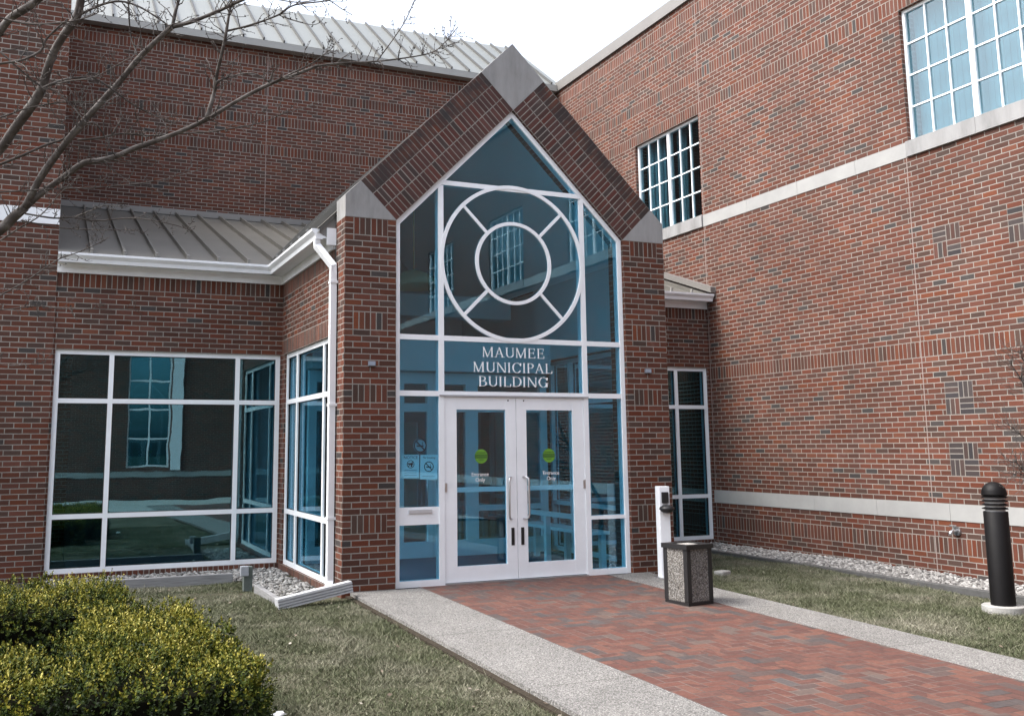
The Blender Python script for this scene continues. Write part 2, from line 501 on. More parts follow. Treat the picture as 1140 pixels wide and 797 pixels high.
# brick walls -------------------------------------------------------------------
BM = [M_BRICK, M_STACK, M_CHECK, M_INTWALL]
def brick_wall(name, o, d, L, z0, z1, th, parent, openings=(), bands=(), uoff=0.0, zoff=0.0, back=True, inner=3):
    """front face through o, running along d; outward normal is d x z. bands: (u0,u1,z0,z1,kind)"""
    nx, ny = d[1], -d[0]
    P = lambda u, w, z: (o[0] + d[0] * u - nx * w, o[1] + d[1] * u - ny * w, z)
    us, zs = {0.0, L}, {z0, z1}
    for a in list(openings) + [b[:4] for b in bands]:
        for v in a[:2]:
            if 0 < v < L: us.add(v)
        for v in a[2:4]:
            if z0 < v < z1: zs.add(v)
    us, zs = sorted(us), sorted(zs)
    mb = MB()
    inside = lambda r, u, z: r[0] - 1e-6 < u < r[1] + 1e-6 and r[2] - 1e-6 < z < r[3] + 1e-6
    for i in range(len(us) - 1):
        for j in range(len(zs) - 1):
            a, b, c, e = us[i], us[i + 1], zs[j], zs[j + 1]
            if b - a < 1e-5 or e - c < 1e-5: continue
            u, z = (a + b) / 2, (c + e) / 2
            if any(inside(r, u, z) for r in openings): continue
            kind = None
            for bd in bands:
                if inside(bd, u, z): kind = bd
            quad = [(a, c), (b, c), (b, e), (a, e)]
            if kind is None:
                uv = [(x + uoff, y - zoff) for x, y in quad]; mi = 0
            elif kind[4] == 'sold':
                uv = [(y - kind[2] + BW * (200 + round(kind[2] * 13)), x - (kind[0] if len(kind) > 5 else 0)) for x, y in quad]; mi = 1
            elif kind[4] == 'head':
                uv = [(x - kind[0] + BW * .5, y - zoff) for x, y in quad]; mi = 1
            elif kind[4] == 'dsold':
                uv = [(y - kind[2] + BW * round(kind[2] * 31), x - kind[0] + BH * round(kind[0] * 17)) for x, y in quad]; mi = 2
            elif kind[4] == 'dstr':
                uv = [(x - kind[0] + BW * round(kind[0] * 23), y - kind[2] + BH * round(kind[2] * 29)) for x, y in quad]; mi = 2
            mb.face([P(x, 0, y) for x, y in quad], mi, uv)
            if back: mb.face([P(x, th, y) for x, y in reversed(quad)], inner)
    for r in openings:
        a, b, c, e = max(r[0], 0), min(r[1], L), max(r[2], z0), min(r[3], z1)
        if a > 0: mb.face([P(a, 0, c), P(a, 0, e), P(a, th, e), P(a, th, c)], 0, [(0, c - zoff), (0, e - zoff), (th, e - zoff), (th, c - zoff)])
        if b < L: mb.face([P(b, 0, e), P(b, 0, c), P(b, th, c), P(b, th, e)], 0, [(0, e - zoff), (0, c - zoff), (th, c - zoff), (th, e - zoff)])
        if c > z0: mb.face([P(a, 0, c), P(a, th, c), P(b, th, c), P(b, 0, c)], 1, [(0, a), (th, a), (th, b), (0, b)])
        if e < z1: mb.face([P(a, 0, e), P(b, 0, e), P(b, th, e), P(a, th, e)], 1, [(0, a), (0, b), (th, b), (th, a)])
    mb.face([P(0, 0, z0), P(0, 0, z1), P(0, th, z1), P(0, th, z0)], 0, [(th, z0 - zoff), (th, z1 - zoff), (0, z1 - zoff), (0, z0 - zoff)])
    mb.face([P(L, 0, z1), P(L, 0, z0), P(L, th, z0), P(L, th, z1)], 0, [(0, z1 - zoff), (0, z0 - zoff), (th, z0 - zoff), (th, z1 - zoff)])
    mb.face([P(0, 0, z1), P(L, 0, z1), P(L, th, z1), P(0, th, z1)], 0, [(0, 0), (L, 0), (L, th), (0, th)])
    return mb.build(name, BM, parent)

def stone_run(name, o, d, u0, u1, z0, z1, proud, parent, step=1.22, first=None, mat=M_BAND, thick=.12, bev=.004):
    mb = MB(); u = u0; i = 0
    while u < u1 - .01:
        e = min(u + (first if (i == 0 and first) else step), u1)
        mb.lbox(o, d, u + .002, e - .002, -proud, thick, z0, z1)
        u = e; i += 1
    return mb.build(name, mat, parent)

def storefront(parent, o, d, us, zs, fw=.06, dep=.11, setb=.05, mat=None, frame=M_WHITE, name='window'):
    """aluminium framed window: us / zs are member positions, outermost are edges"""
    mat = mat or M_GLASSD
    mb = MB()
    def span(l, i):
        if i == 0: return l[0], l[0] + fw
        if i == len(l) - 1: return l[-1] - fw, l[-1]
        return l[i] - fw / 2, l[i] + fw / 2
    U = [span(us, i) for i in range(len(us))]; Z = [span(zs, i) for i in range(len(zs))]
    for a, b in U: mb.lbox(o, d, a, b, setb, setb + dep, zs[0], zs[-1])
    for i in range(len(U) - 1):
        for a, b in Z: mb.lbox(o, d, U[i][1], U[i + 1][0], setb + .003, setb + dep - .003, a, b)
    for i in range(len(U) - 1):
        for j in range(len(Z) - 1):
            a, b, c0, c1 = U[i][1], U[i + 1][0], Z[j][1], Z[j + 1][0]
            for q in ((a - .001, a + .007, c0, c1), (b - .007, b + .001, c0, c1), (a + .007, b - .007, c0 - .001, c0 + .007), (a + .007, b - .007, c1 - .007, c1 + .001)):
                mb.lbox(o, d, q[0], q[1], setb + .022, setb + .044, q[2], q[3], 1)
    fr = mb.build(name, [frame, M_BLACK], parent)
    for i in range(len(U) - 1):
        for j in range(len(Z) - 1):
            pm = MB()
            pm.lbox(o, d, U[i][1] - .004, U[i + 1][0] + .004, setb + .045, setb + .053, Z[j][1] - .004, Z[j + 1][0] + .004)
            pm.build('pane', mat, fr)
    return fr

def grid_window(parent, o, d, u0, u1, z0, z1, blind=None, setb=.06, cols=3, rows=4, mat=None):
    mb = MB(); dep = .09; fw = .042
    um = (u0 + u1) / 2
    mb.lbox(o, d, u0, u0 + fw, setb, setb + dep, z0, z1); mb.lbox(o, d, u1 - fw, u1, setb, setb + dep, z0, z1)
    mb.lbox(o, d, um - .036, um + .036, setb, setb + dep, z0, z1)
    for h in ((u0 + fw, um - .036), (um + .036, u1 - fw)):
        mb.lbox(o, d, h[0], h[1], setb + .003, setb + dep - .003, z0, z0 + fw)
        mb.lbox(o, d, h[0], h[1], setb + .003, setb + dep - .003, z1 - fw, z1)
        for k in range(1, cols):
            x = h[0] + (h[1] - h[0]) * k / cols
            mb.lbox(o, d, x - .0105, x + .0105, setb + .012, setb + .06, z0 + fw, z1 - fw)
        for k in range(1, rows):
            z = z0 + fw + (z1 - z0 - 2 * fw) * k / rows
            for c in range(cols):
                xa = h[0] + (h[1] - h[0]) * c / cols + (.0105 if c else 0)
                xb = h[0] + (h[1] - h[0]) * (c + 1) / cols - (.0105 if c < cols - 1 else 0)
                mb.lbox(o, d, xa, xb, setb + .014, setb + .058, z - .0105, z + .0105)
    fr = mb.build('window', M_WHITE, parent)
    for h in ((u0 + fw, um - .036), (um + .036, u1 - fw)):
        pm = MB(); pm.lbox(o, d, h[0] - .003, h[1] + .003, setb + .032, setb + .040, z0 + fw - .003, z1 - fw + .003)
        pm.build('pane', mat or M_GLASS, fr)
    # room behind
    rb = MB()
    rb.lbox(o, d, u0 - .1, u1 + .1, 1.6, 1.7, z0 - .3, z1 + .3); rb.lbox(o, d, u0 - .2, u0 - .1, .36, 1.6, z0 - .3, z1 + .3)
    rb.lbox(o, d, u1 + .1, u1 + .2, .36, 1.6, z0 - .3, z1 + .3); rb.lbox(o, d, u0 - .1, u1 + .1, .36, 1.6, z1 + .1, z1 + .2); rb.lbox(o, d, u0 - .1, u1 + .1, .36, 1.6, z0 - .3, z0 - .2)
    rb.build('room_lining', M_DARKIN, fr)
    if blind == 'slats':
        bb = MB(); n = int((u1 - u0) / .085)
        for k in range(n):
            a = u0 + .03 + k * .085
            nx, ny = d[1], -d[0]
            P = lambda u, w, z: (o[0] + d[0] * u - nx * w, o[1] + d[1] * u - ny * w, z)
            bb.hexa([P(a, .24, z0 - .05), P(a + .092, .232, z0 - .05), P(a + .092, .236, z0 - .05), P(a, .244, z0 - .05),
                     P(a, .24, z1 + .02), P(a + .092, .232, z1 + .02), P(a + .092, .236, z1 + .02), P(a, .244, z1 + .02)])
        bb.build('blind', M_BLIND, fr)
    elif blind == 'curtain':
        for a, b in ((u0 + .04, u0 + .62), (um + .04, um + .26)):
            bb = MB(); n = 8
            for k in range(n):
                x = a + (b - a) * k / n
                bb.lbox(o, d, x, x + (b - a) / n - .004, .24 + .03 * (k % 2), .27 + .03 * (k % 2), z0 - .05, z1 + .02)
            bb.build('curtain', M_CURTAIN, fr)
    return fr

# ================================================================== ground
def gz(y): return .018 * min(y, 0.0) if y > -14 else -.252
def sheet(name, x0, x1, ys, mat, off, thick=.1, uvrot=False, parent=None):
    mb = MB()
    for a, b in zip(ys[:-1], ys[1:]):
        za, zb = gz(a) + off, gz(b) + off
        mb.face([(x0, b, zb), (x1, b, zb), (x1, a, za), (x0, a, za)] if b < a else [(x0, a, za), (x1, a, za), (x1, b, zb), (x0, b, zb)], 0,
                [(x0, b), (x1, b), (x1, a), (x0, a)] if b < a else [(x0, a), (x1, a), (x1, b), (x0, b)])
    ya, yb = max(ys), min(ys)
    for x, sgn in ((x0, -1), (x1, 1)):
        for a, b in zip(ys[:-1], ys[1:]):
            q = [(x, a, gz(a) + off), (x, b, gz(b) + off), (x, b, gz(b) + off - thick), (x, a, gz(a) + off - thick)]
            mb.face(q if sgn > 0 else q[::-1])
    return tag(mb.build(name, mat), kind='structure')

mb = MB()
xs = [-160, -40, -12, -6, -3.57, 0, 3, 6.67, 12, 40, 160]
ys = [-260, -60, -22, -14, -9, -6, -3, -1, 0, 1.5, 9, 40, 160]
for i in range(len(xs) - 1):
    for j in range(len(ys) - 1):
        zf = lambda y: gz(y) - .055 - (.03 if y > 1 else 0)
        mb.face([(xs[i], ys[j], zf(ys[j])), (xs[i + 1], ys[j], zf(ys[j])), (xs[i + 1], ys[j + 1], zf(ys[j + 1])), (xs[i], ys[j + 1], zf(ys[j + 1]))])
tag(mb.build("lawn", M_LAWN), kind='structure')

PY = [.10, 0, -2, -4, -6, -9, -14, -17]
sheet("brick_path", .30, 2.70, PY, M_PAVER, 0.0)
for k, (a, b) in enumerate(((-.52, .297), (2.703, 3.27))):
    sheet("path_border", a, b, [0.0 if a > 0 else -.02] + PY[2:], M_AGG, .002)
M_SOIL = plain("dark damp soil", (.045, .037, .028), .95, 0, .4, 30, .1, .6, 60)
sheet("soil_edge", -.575, -.518, [-.03] + PY[2:6], M_SOIL, -.030, .05)
sheet("soil_edge", 3.268, 3.315, [-.03] + PY[2:6], M_SOIL, -.030, .05)
sheet("cross_walk", -22, -.53, [-12.2, -14, -17], M_CONC, -.004)
sheet("cross_walk", 3.28, 24, [-12.2, -14, -17], M_CONC, -.004)
sheet("cross_walk", -22, 24, [-17.02, -19, -20.4], M_CONC, -.002)

# ================================================================== the building
BLD = thing("municipal_building", (0, 0, 0), "red brick municipal building with gabled glass entrance and grey metal roofs", "building")
Wd = 3.05
CW = .61
c = BH
XL, XR_, YL, YB = -3.575, 6.67, 3.13, 8.3
ZB = -.0847
# --- entrance front (plane Y = 0)
def column(x0, name='entrance_column'):
    bands = []
    for n in (9, 30, 42, 58):
        a, b = n * c, (n + 3) * c
        bands += [(.1016, .1016 + 6 * c, a, b, 'sold', 1), (0, .1016, a, b, 'head'), (.1016 + 6 * c, CW, a, b, 'head')]
    return brick_wall(name, (x0, 0), (1, 0), CW, -.18, 61 * c, .36, BLD, bands=bands, uoff=BW * 4)
column(-CW); column(Wd)
# side face bricks of the columns line through by the wall ends; plinth of dark mortar below grade
ZC = 61 * c
# rake: three stacked soldier courses at 45 degrees, limestone kneelers and apex block
S2 = math.sqrt(.5)
AX = Wd / 2
def rake(side):
    mb = MB()
    # inner line from (0,ZC) to apex (AX, ZC+AX) on the left side; t along the slope, q outward
    def P(t, q):
        x, z = t * S2 - q * S2, ZC + t * S2 + q * S2
        if side < 0: return (x, z)
        return (Wd - x, z)
    Lr = AX / S2
    t0, t1 = 0.0, Lr
    for k in range(3):
        q0, q1 = k * BW, (k + 1) * BW
        pts = [(t0, q0), (t1, q0), (t1, q1), (t0, q1)]
        uv = [(q + BW * (10 if side < 0 else 30), t) for t, q in pts]
        p3 = [(P(t, q)[0], 0, P(t, q)[1]) for t, q in pts]
        if side > 0: p3, uv = p3[::-1], uv[::-1]
        mb.face(p3, 1 if k == 2 else 0, uv)
    # intrados, extrados, back
    D = .36
    for q, mi, flip in ((0, 0, False), (3 * BW, 1, True)):
        a, b = P(t0, q), P(t1, q)
        p3 = [(a[0], 0, a[1]), (a[0], D, a[1]), (b[0], D, b[1]), (b[0], 0, b[1])]
        uv = [(0, t0), (D, t0), (D, t1), (0, t1)]
        if flip != (side > 0): p3, uv = p3[::-1], uv[::-1]
        mb.face(p3, mi, uv)
    p3 = [(P(t, q)[0], D, P(t, q)[1]) for t, q in ((t0, 0), (t0, 3 * BW), (t1, 3 * BW), (t1, 0))]
    if side > 0: p3 = p3[::-1]
    mb.face(p3, 0)
    return mb.build('gable_rake', [M_RAKE, M_SOOT], BLD)
rake(-1); rake(1)
R3 = 3 * BW * S2
for sx in (-1, 1):
    X = (lambda x: x) if sx < 0 else (lambda x: Wd - x)
    poly = [(X(-CW), ZC), (X(0), ZC), (X(-R3), ZC + R3), (X(-CW), ZC + 2 * R3 - CW)]
    if sx > 0: poly = poly[::-1]
    m_ = MB(); m_.prism(poly, -.004, .364)
    m_.build('kneeler_stone', M_STONE, BLD)
ap = ZC + AX
m_ = MB(); m_.prism([(AX, ap), (AX + R3, ap + R3), (AX, ap + 2 * R3), (AX - R3, ap + R3)], -.004, .364)
m_.build('apex_stone', M_STONE, BLD)

# --- glazed entrance screen
fw = .06; FY0, FY1 = .045, .155; GY = .068
H2, H3, HT = 2.79, 2.145, 4.655      # transoms
VL, VR = .572, Wd - .572
mb = MB()
mb.box(0.003, fw, FY0, FY1, 0, ZC); mb.box(Wd - fw, Wd - .003, FY0, FY1, 0, ZC)
k = fw / S2
inner = lambda x: (ZC + x if x <= AX else ZC + Wd - x)
# raking frame members
mb.prism([(0.003, ZC), (fw, ZC), (fw, ZC + fw - k), (AX, ZC + AX - k), (AX, ZC + AX - .004), (0.003, ZC - .001)][0:1] + [(fw, ZC + fw - k + .0), (AX, ZC + AX - k), (AX, ZC + AX - .004)], FY0 + .001, FY1 - .001)
mb.prism([(Wd - .003, ZC), (AX, ZC + AX - .004), (AX, ZC + AX - k), (Wd - fw, ZC + fw - k)], FY0 + .001, FY1 - .001)
for x in (VL, VR):
    hi = inner(x) - k
    mb.box(x - .033, x + .033, FY0 + .002, FY1 - .002, 0, hi)
for z in (H2, H3):
    for a, b in ((fw, VL - .033), (VL + .033, VR - .033), (VR + .033, Wd - fw)):
        mb.box(a, b, FY0 + .004, FY1 - .004, z - .03, z + .03)
xa = HT - ZC + k
mb.box(xa - .03, Wd - xa + .03, FY0 + .005, FY1 - .005, HT - .028, HT + .028)
# sills and rails of the side lights
mb.box(fw, VL - .033, FY0 + .004, FY1 - .004, 0, .07); mb.box(VR + .033, Wd - fw, FY0 + .004, FY1 - .004, 0, .07)
mb.box(VR + .033, Wd - fw, FY0 + .004, FY1 - .004, .655, .70)
CC = (AX, 3.735)
mb.ring(CC[0], CC[1], .965, .921, FY0 - .004, GY - .001, 96)
mb.ring(CC[0], CC[1], .51, .468, FY0 - .002, GY - .001, 72)
for q in range(4):
    a = math.pi / 4 + q * math.pi / 2
    ca, sa = math.cos(a), math.sin(a)
    w2 = .018
    pts = [(CC[0] + ca * .505 + sa * w2, CC[1] + sa * .505 - ca * w2), (CC[0] + ca * .92 + sa * w2, CC[1] + sa * .92 - ca * w2),
           (CC[0] + ca * .92 - sa * w2, CC[1] + sa * .92 + ca * w2), (CC[0] + ca * .505 - sa * w2, CC[1] + sa * .505 + ca * w2)]
    mb.prism(pts, FY0 + .001, GY - .001)
SCR = mb.build('entrance_screen', M_WHITE, BLD)
def pane(poly, mat=M_GLASS, y=GY, parent=SCR, name='pane'):
    p = MB(); p.prism(poly, y, y + .008); return p.build(name, mat, parent)
R = lambda a, b, z0, z1: [(a, z0), (b, z0), (b, z1), (a, z1)]
pane(R(fw, VL - .033, .07, .675)); pane(R(fw, VL - .033, .87, H3 - .03)); pane(R(fw, VL - .033, H3 + .03, H2 - .03))
pane([(fw, H2 + .03), (VL - .033, H2 + .03), (VL - .033, inner(VL - .033) - k), (fw, ZC + fw - k)])
pane(R(VR + .033, Wd - fw, .07, .655)); pane(R(VR + .033, Wd - fw, .70, H3 - .03)); pane(R(VR + .033, Wd - fw, H3 + .03, H2 - .03))
pane([(VR + .033, H2 + .03), (Wd - fw, H2 + .03), (Wd - fw, ZC + fw - k), (VR + .033, inner(VR + .033) - k)])
pane(R(VL + .033, VR - .033, H3 + .03, H2 - .03))
pane(R(VL + .033, VR - .033, H2 + .03, HT - .028))
pane([(xa, HT + .028), (Wd - xa, HT + .028), (AX, ZC + AX - k)])
# mail slot panel
m_ = MB(); m_.box(fw, VL - .033, FY0 + .012, FY1 - .03, .675, .87)
ms = m_.build('mail_slot', M_WHITE, BLD)
m_ = MB(); m_.box(fw + .11, VL - .033 - .09, FY0 - .006, FY0 + .012, .80, .845)
m_.build('slot_flap', plain("satin slot flap", (.55, .56, .58), .4, .3, .05, 20), ms, bevel=.004)
# threshold
m_ = MB(); m_.box(VL + .033, VR - .033, FY0 - .03, FY1, 0.0, .016); m_.build('threshold', M_METAL, BLD)
# doors
def door(x0, x1, hinge):
    m_ = MB(); y0, y1 = FY0 + .012, FY0 + .058
    z0, z1 = .022, H3 - .034
    lst, rst = (.152, .132) if hinge < 0 else (.132, .152)
    m_.box(x0, x0 + lst, y0, y1, z0, z1); m_.box(x1 - rst, x1, y0, y1, z0, z1)
    m_.box(x0 + lst, x1 - rst, y0 + .002, y1 - .002, z0, .195); m_.box(x0 + lst, x1 - rst, y0 + .002, y1 - .002, 1.965, z1)
    dr = m_.build('entrance_door', M_WHITE, BLD)
    pane(R(x0 + lst - .002, x1 - rst + .002, .193, 1.967), M_GLASS, y0 + .02, dr)
    m_ = MB(); m_.box(x0 + lst, x1 - rst, y1 - .018, y1 + .03, 1.02, 1.075); m_.build('push_bar', M_WHITE2, dr)
    hx = x1 - .085 if hinge < 0 else x0 + .085
    gx = x1 - .075 if hinge < 0 else x0 + .075
    sgn = -1 if hinge < 0 else 1
    m_ = MB()
    hxx = hx + sgn * .02
    m_.tube([(gx, y0, 1.18), (hxx - .0, y0 - .035, 1.18), (hxx + sgn * .015, y0 - .055, 1.165), (hxx + sgn * .02, y0 - .06, 1.13), (hxx + sgn * .02, y0 - .06, .75),
             (hxx + sgn * .015, y0 - .055, .715), (hxx, y0 - .035, .70), (gx, y0, .70)], .0115, 10)
    m_.build('pull_handle', M_METAL, dr, smooth=True)
    kx = x1 - .06 if hinge < 0 else x0 + .06
    m_ = MB(); m_.box(kx - .02, kx + .02, y0 - .008, y0 + .002, .40, .60); m_.build('lock_plate', M_BLACK, dr, bevel=.003)
    m_ = MB(); m_.tube([(x1 - .1 if hinge < 0 else x0 + .1, y0 - .004, 2.075), (x1 - .1 if hinge < 0 else x0 + .1, y0 + .004, 2.075)], .009, 10)
    m_.build('stop_button', M_BLACK, dr)
    px = x0 + .012 if hinge < 0 else x1 - .012
    m_ = MB(); m_.box(px - .016, px + .016, y0 - .012, y0 + .002, 1.03, 1.13); m_.build('hinge', M_METAL, dr, bevel=.003)
    return dr
door(VL + .036, AX - .003, -1); door(AX + .003, VR - .036, 1)
m_ = MB(); m_.box(VL - .03, VR + .03, FY0 - .016, FY0 + .004, H3 - .03, H3 - .012); m_.build('door_header', plain("header metal", (.4, .4, .42), .5, .2, .1, 9), BLD)

# --- flank walls of the entrance lobby, with windows
def flank(x, d, o, name):
    op = [(.0, YL - .36 - .0, ZB + BH, 2.826)] if False else None
for sx in (-1, 1):
    if sx < 0: o, d = (-CW, YL), (0, -1)
    else: o, d = (Wd + CW, .36), (0, 1)
    L = YL - .36
    wu0, wu1 = (.17, L - .02) if sx < 0 else (.02, L - .17)
    brick_wall('flank_wall', o, d, L, -.2, 3.842 + .3, .3, BLD, openings=[(wu0, wu1, 0.0, 2.826)],
               bands=[(0, L, 2.826, 2.826 + 3 * c, 'sold'), (0, L, 3.842 - 3 * c, 3.842, 'sold'), (0, L, -.2, 0, 'sold')], uoff=.1, zoff=ZB)
    w_ = wu1 - wu0
    us = [wu0, wu0 + .62, wu1 - .60, wu1] if sx < 0 else [wu0, wu0 + .60, wu1 - .62, wu1]
    storefront(BLD, o, d, us, [0, .70, 2.165, 2.826], setb=.03, mat=M_GLASS)

# --- wing walls (plane Y = YL)
LW = -CW - XL
brick_wall('wing_wall', (XL, YL), (1, 0), LW, -.2, 4.0, .3, BLD, openings=[(.03, LW - .02, 0.0, 2.826)],
           bands=[(0, LW, 3.842 - 3 * c, 3.842, 'sold'), (0, LW, -.2, 0, 'sold')], uoff=.07, zoff=ZB)
storefront(BLD, (XL, YL), (1, 0), [.03, .72, 2.36, LW - .02], [0, .70, 2.165, 2.826], setb=.03)
RW = XR_ - (Wd + CW)
brick_wall('wing_wall', (Wd + CW, YL), (1, 0), RW, -.2, 4.0, .3, BLD, openings=[(.02, RW - .03, 0.0, 2.826)],
           bands=[(0, RW, 3.842 - 3 * c, 3.842, 'sold'), (0, RW, -.2, 0, 'sold')], uoff=.02, zoff=ZB)
storefront(BLD, (Wd + CW, YL), (1, 0), [.02, .65, 2.36, RW - .03], [0, .70, 2.165, 2.826], setb=.03)

# --- back wall
LB = XR_ - XL + .0
def zt(n): return ZB + n * c
brick_wall('rear_wall', (XL, YB), (1, 0), LB, -.2, 9.45, .4, BLD,
           bands=[(0, LB, zt(n), zt(n + 3), 'sold') for n in (109, 118, 127, 136)], uoff=.05, zoff=ZB)
mb = MB(); mb.box(.118, .130, YB - .004, YB + .01, 6.05, 9.44); mb.build('sealant_joint', M_CAULK, BLD)

# --- east wing wall (plane X = XR_), running towards and past the viewer
Y0w, Y1w = YB + .0, -24.0
LE = Y0w - Y1w
U = lambda y: Y0w - y
wins = [(5.13, 3.12, 'curtain'), (-1.31, -3.32, 'slats'), (-5.75, -7.76, 'slats'), (-9.9, -11.9, 'slats'), (-14.3, -16.3, 'slats')]
bands = []
for n in (4, 40, 109, 118, 127, 136): bands.append((0, LE, zt(n), zt(n + 3), 'sold'))
def checker(y, n):
    u = U(y); h = BW
    bands.extend([(u, u + h, zt(n + 3), zt(n + 6), 'dstr'), (u + h, u + 2 * h, zt(n + 3), zt(n + 6), 'dsold'),
                  (u, u + h, zt(n), zt(n + 3), 'dsold'), (u + h, u + 2 * h, zt(n), zt(n + 3), 'dstr')])
for y in (-1.575, -2.64, -3.7, -6.2, -7.3):
    for n in (18, 29, 58): checker(y, n)
brick_wall('east_wall', (XR_, Y0w), (0, -1), LE, -.25, 9.46, .35, BLD,
           openings=[(U(a), U(b), zt(82), zt(109)) for a, b, _ in wins], bands=bands, uoff=.03, zoff=ZB)
for a, b, bl in wins:
    grid_window(BLD, (XR_, Y0w), (0, -1), U(a), U(b), zt(82), zt(109), bl, mat=M_GLASSE)
    stone_run('window_sill', (XR_, Y0w), (0, -1), U(a) - .02, U(b) + .02, zt(79), zt(82) + .004, .035, BLD, step=1.06, mat=M_STONE, thick=.3)
prev = YB
for a, b, _ in wins + [(-24, -25, '')]:
    if prev - a > .3: stone_run('stone_band', (XR_, Y0w), (0, -1), U(prev) + .02, U(a) - .022, zt(79), zt(82), .008, BLD, step=1.16)
    prev = b
stone_run('stone_band', (XR_, Y0w), (0, -1), U(YL - .01), LE, zt(10), zt(13), .008, BLD, step=1.16)
for y in (-1.265, 3.08, -9.0):
    mb = MB()
    for a, b in ((-.2, zt(10)), (zt(13), zt(79)), (zt(82), 9.45)) if y > 3 or y < -5 else ((-.2, zt(10)), (zt(13), zt(79)),):
        mb.lbox((XR_, Y0w), (0, -1), U(y) - .006, U(y) + .006, -.003, .02, a, b)
    mb.build('sealant_joint', M_CAULK, BLD)
# coping
mb = MB(); mb.box(XR_ - .05, XR_ + .42, Y1w, YB + .3, 9.46, 9.68); mb.build('roof_coping', M_TRIM, BLD)

# --- left tall pier / west wing
LP = 4.5
brick_wall('west_wall', (XL - LP, YL - .02), (1, 0), LP, -.25, 9.46, .35, BLD, uoff=-LP + 20 * BW - .0, zoff=ZB)
brick_wall('west_wall', (XL, YL + .335), (0, 1), YB - YL - .335, -.2, 9.46, .3, BLD, uoff=.3, zoff=ZB)
stone_run('painted_band', (XL - LP, YL - .02), (1, 0), 0, LP, zt(67), zt(70), .012, BLD, step=1.5, mat=M_WHITE2)

# --- upper rear roof (standing seam)
def seam_roof(name, P0, ex, up, n_seams, first, pitch, width, length, clip=None, mat=M_ROOF, rib=.045, ribw=.022, thick=.04):
    """P0 eave corner, ex unit vector along the eave, up unit vector up the slope"""
    P0, ex, up = Vector(P0), Vector(ex).normalized(), Vector(up).normalized()
    nrm = ex.cross(up).normalized()
    mb = MB()
    A, B, C_, D = P0, P0 + ex * width, P0 + ex * width + up * length, P0 + up * length
    lo = -nrm * thick
    mb.hexa([A + lo, B + lo, C_ + lo, D + lo, A, B, C_, D])
    for i in range(n_seams):
        s_ = first + i * pitch
        if s_ > width: break
        l0, l1 = (0, length) if clip is None else clip(s_)
        if l1 - l0 < .05: continue
        a = P0 + ex * (s_ - ribw / 2) + up * l0; b = P0 + ex * (s_ + ribw / 2) + up * l0
        mb.hexa([a + nrm * .001, b + nrm * .001, b + up * (l1 - l0) + nrm * .001, a + up * (l1 - l0) + nrm * .001,
                 a + nrm * rib, b + nrm * rib, b + up * (l1 - l0) + nrm * rib, a + up * (l1 - l0) + nrm * rib], 1)
    return mb, mat, name
sl = math.atan(.76)
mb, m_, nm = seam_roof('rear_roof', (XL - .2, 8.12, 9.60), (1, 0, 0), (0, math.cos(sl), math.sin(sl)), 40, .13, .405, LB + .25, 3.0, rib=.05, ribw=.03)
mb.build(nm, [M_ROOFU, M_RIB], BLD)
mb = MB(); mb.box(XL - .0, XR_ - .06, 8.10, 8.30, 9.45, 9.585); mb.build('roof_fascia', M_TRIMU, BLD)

# --- low wing roofs
EZ, EY = 4.05, 2.90
sl = math.atan2(5.92 - EZ, YB - EY)
slope = math.tan(sl)
Llen = math.hypot(YB - EY, 5.92 - EZ)
upv = (0, math.cos(sl), math.sin(sl))
xv = -CW - .22           # valley start x
# left
mb = MB()
V0 = (xv, EY, EZ); V1 = (xv + (5.92 - EZ), YB, 5.92)
pl = [(XL, EY, EZ), V0, V1, (XL, YB, 5.92)]
mb.face(pl); mb.face([(x, y, z - .05) for x, y, z in reversed(pl)])
ribs = []
nrm = Vector((0, -math.sin(sl), math.cos(sl)))
up = Vector(upv)
def rib_on(mb, a, b, nrm, w=.028, h=.065):
    a, b = Vector(a), Vector(b)
    t = (b - a).normalized(); s_ = t.cross(nrm) * (w / 2)
    mb.hexa([a - s_, a + s_, b + s_, b - s_, a - s_ + nrm * h, a + s_ + nrm * h, b + s_ + nrm * h, b - s_ + nrm * h])
    c_ = t * .03; s_ = s_ * 1.25; h *= 1.06; a = a - t * .004; b = a + c_      # bright folded end of the seam
    mb.hexa([a - s_, a + s_, b + s_, b - s_, a - s_ + nrm * h, a + s_ + nrm * h, b + s_ + nrm * h, b - s_ + nrm * h], 1)
x = XL + .40
while x < V1[0]:
    if x < xv: a = Vector((x, EY, EZ))
    else:
        f = (x - xv) / (V1[0] - xv); a = Vector((x, EY + f * (YB - EY), EZ + f * (5.92 - EZ)))
    b = Vector((x, YB, 5.92))
    if (b - a).length > .1: rib_on(mb, a, b, nrm)
    x += .405
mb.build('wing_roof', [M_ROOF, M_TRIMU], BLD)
# entrance roof: 45 degree gable running back from the rake to the rear wall
RZt = EZ + (AX - xv)
for sx in (-1, 1):
    X = (lambda v: v) if sx < 0 else (lambda v: Wd - v)
    mb = MB()
    q = [(X(xv), .36, EZ), (X(AX), .36, RZt - .0), (X(AX), YB, RZt), (X(V1[0]), YB, 5.92), (X(xv), EY, EZ)]
    if sx > 0: q = q[::-1]
    mb.face(q[::-1]); mb.face([(x, y, z - .05) for x, y, z in q])
    n2 = Vector((-S2 * (1 if sx < 0 else -1), 0, S2))
    y = .75
    while y < YB:
        z0_ = EZ if y < EY else EZ + (y - EY) * slope
        a = (X(xv + z0_ - EZ), y, z0_); b = (X(AX - .02), y, RZt - .02)
        rib_on(mb, a, b, n2)
        y += .42
    mb.build('entrance_roof', [M_ROOF, M_TRIMU], BLD)
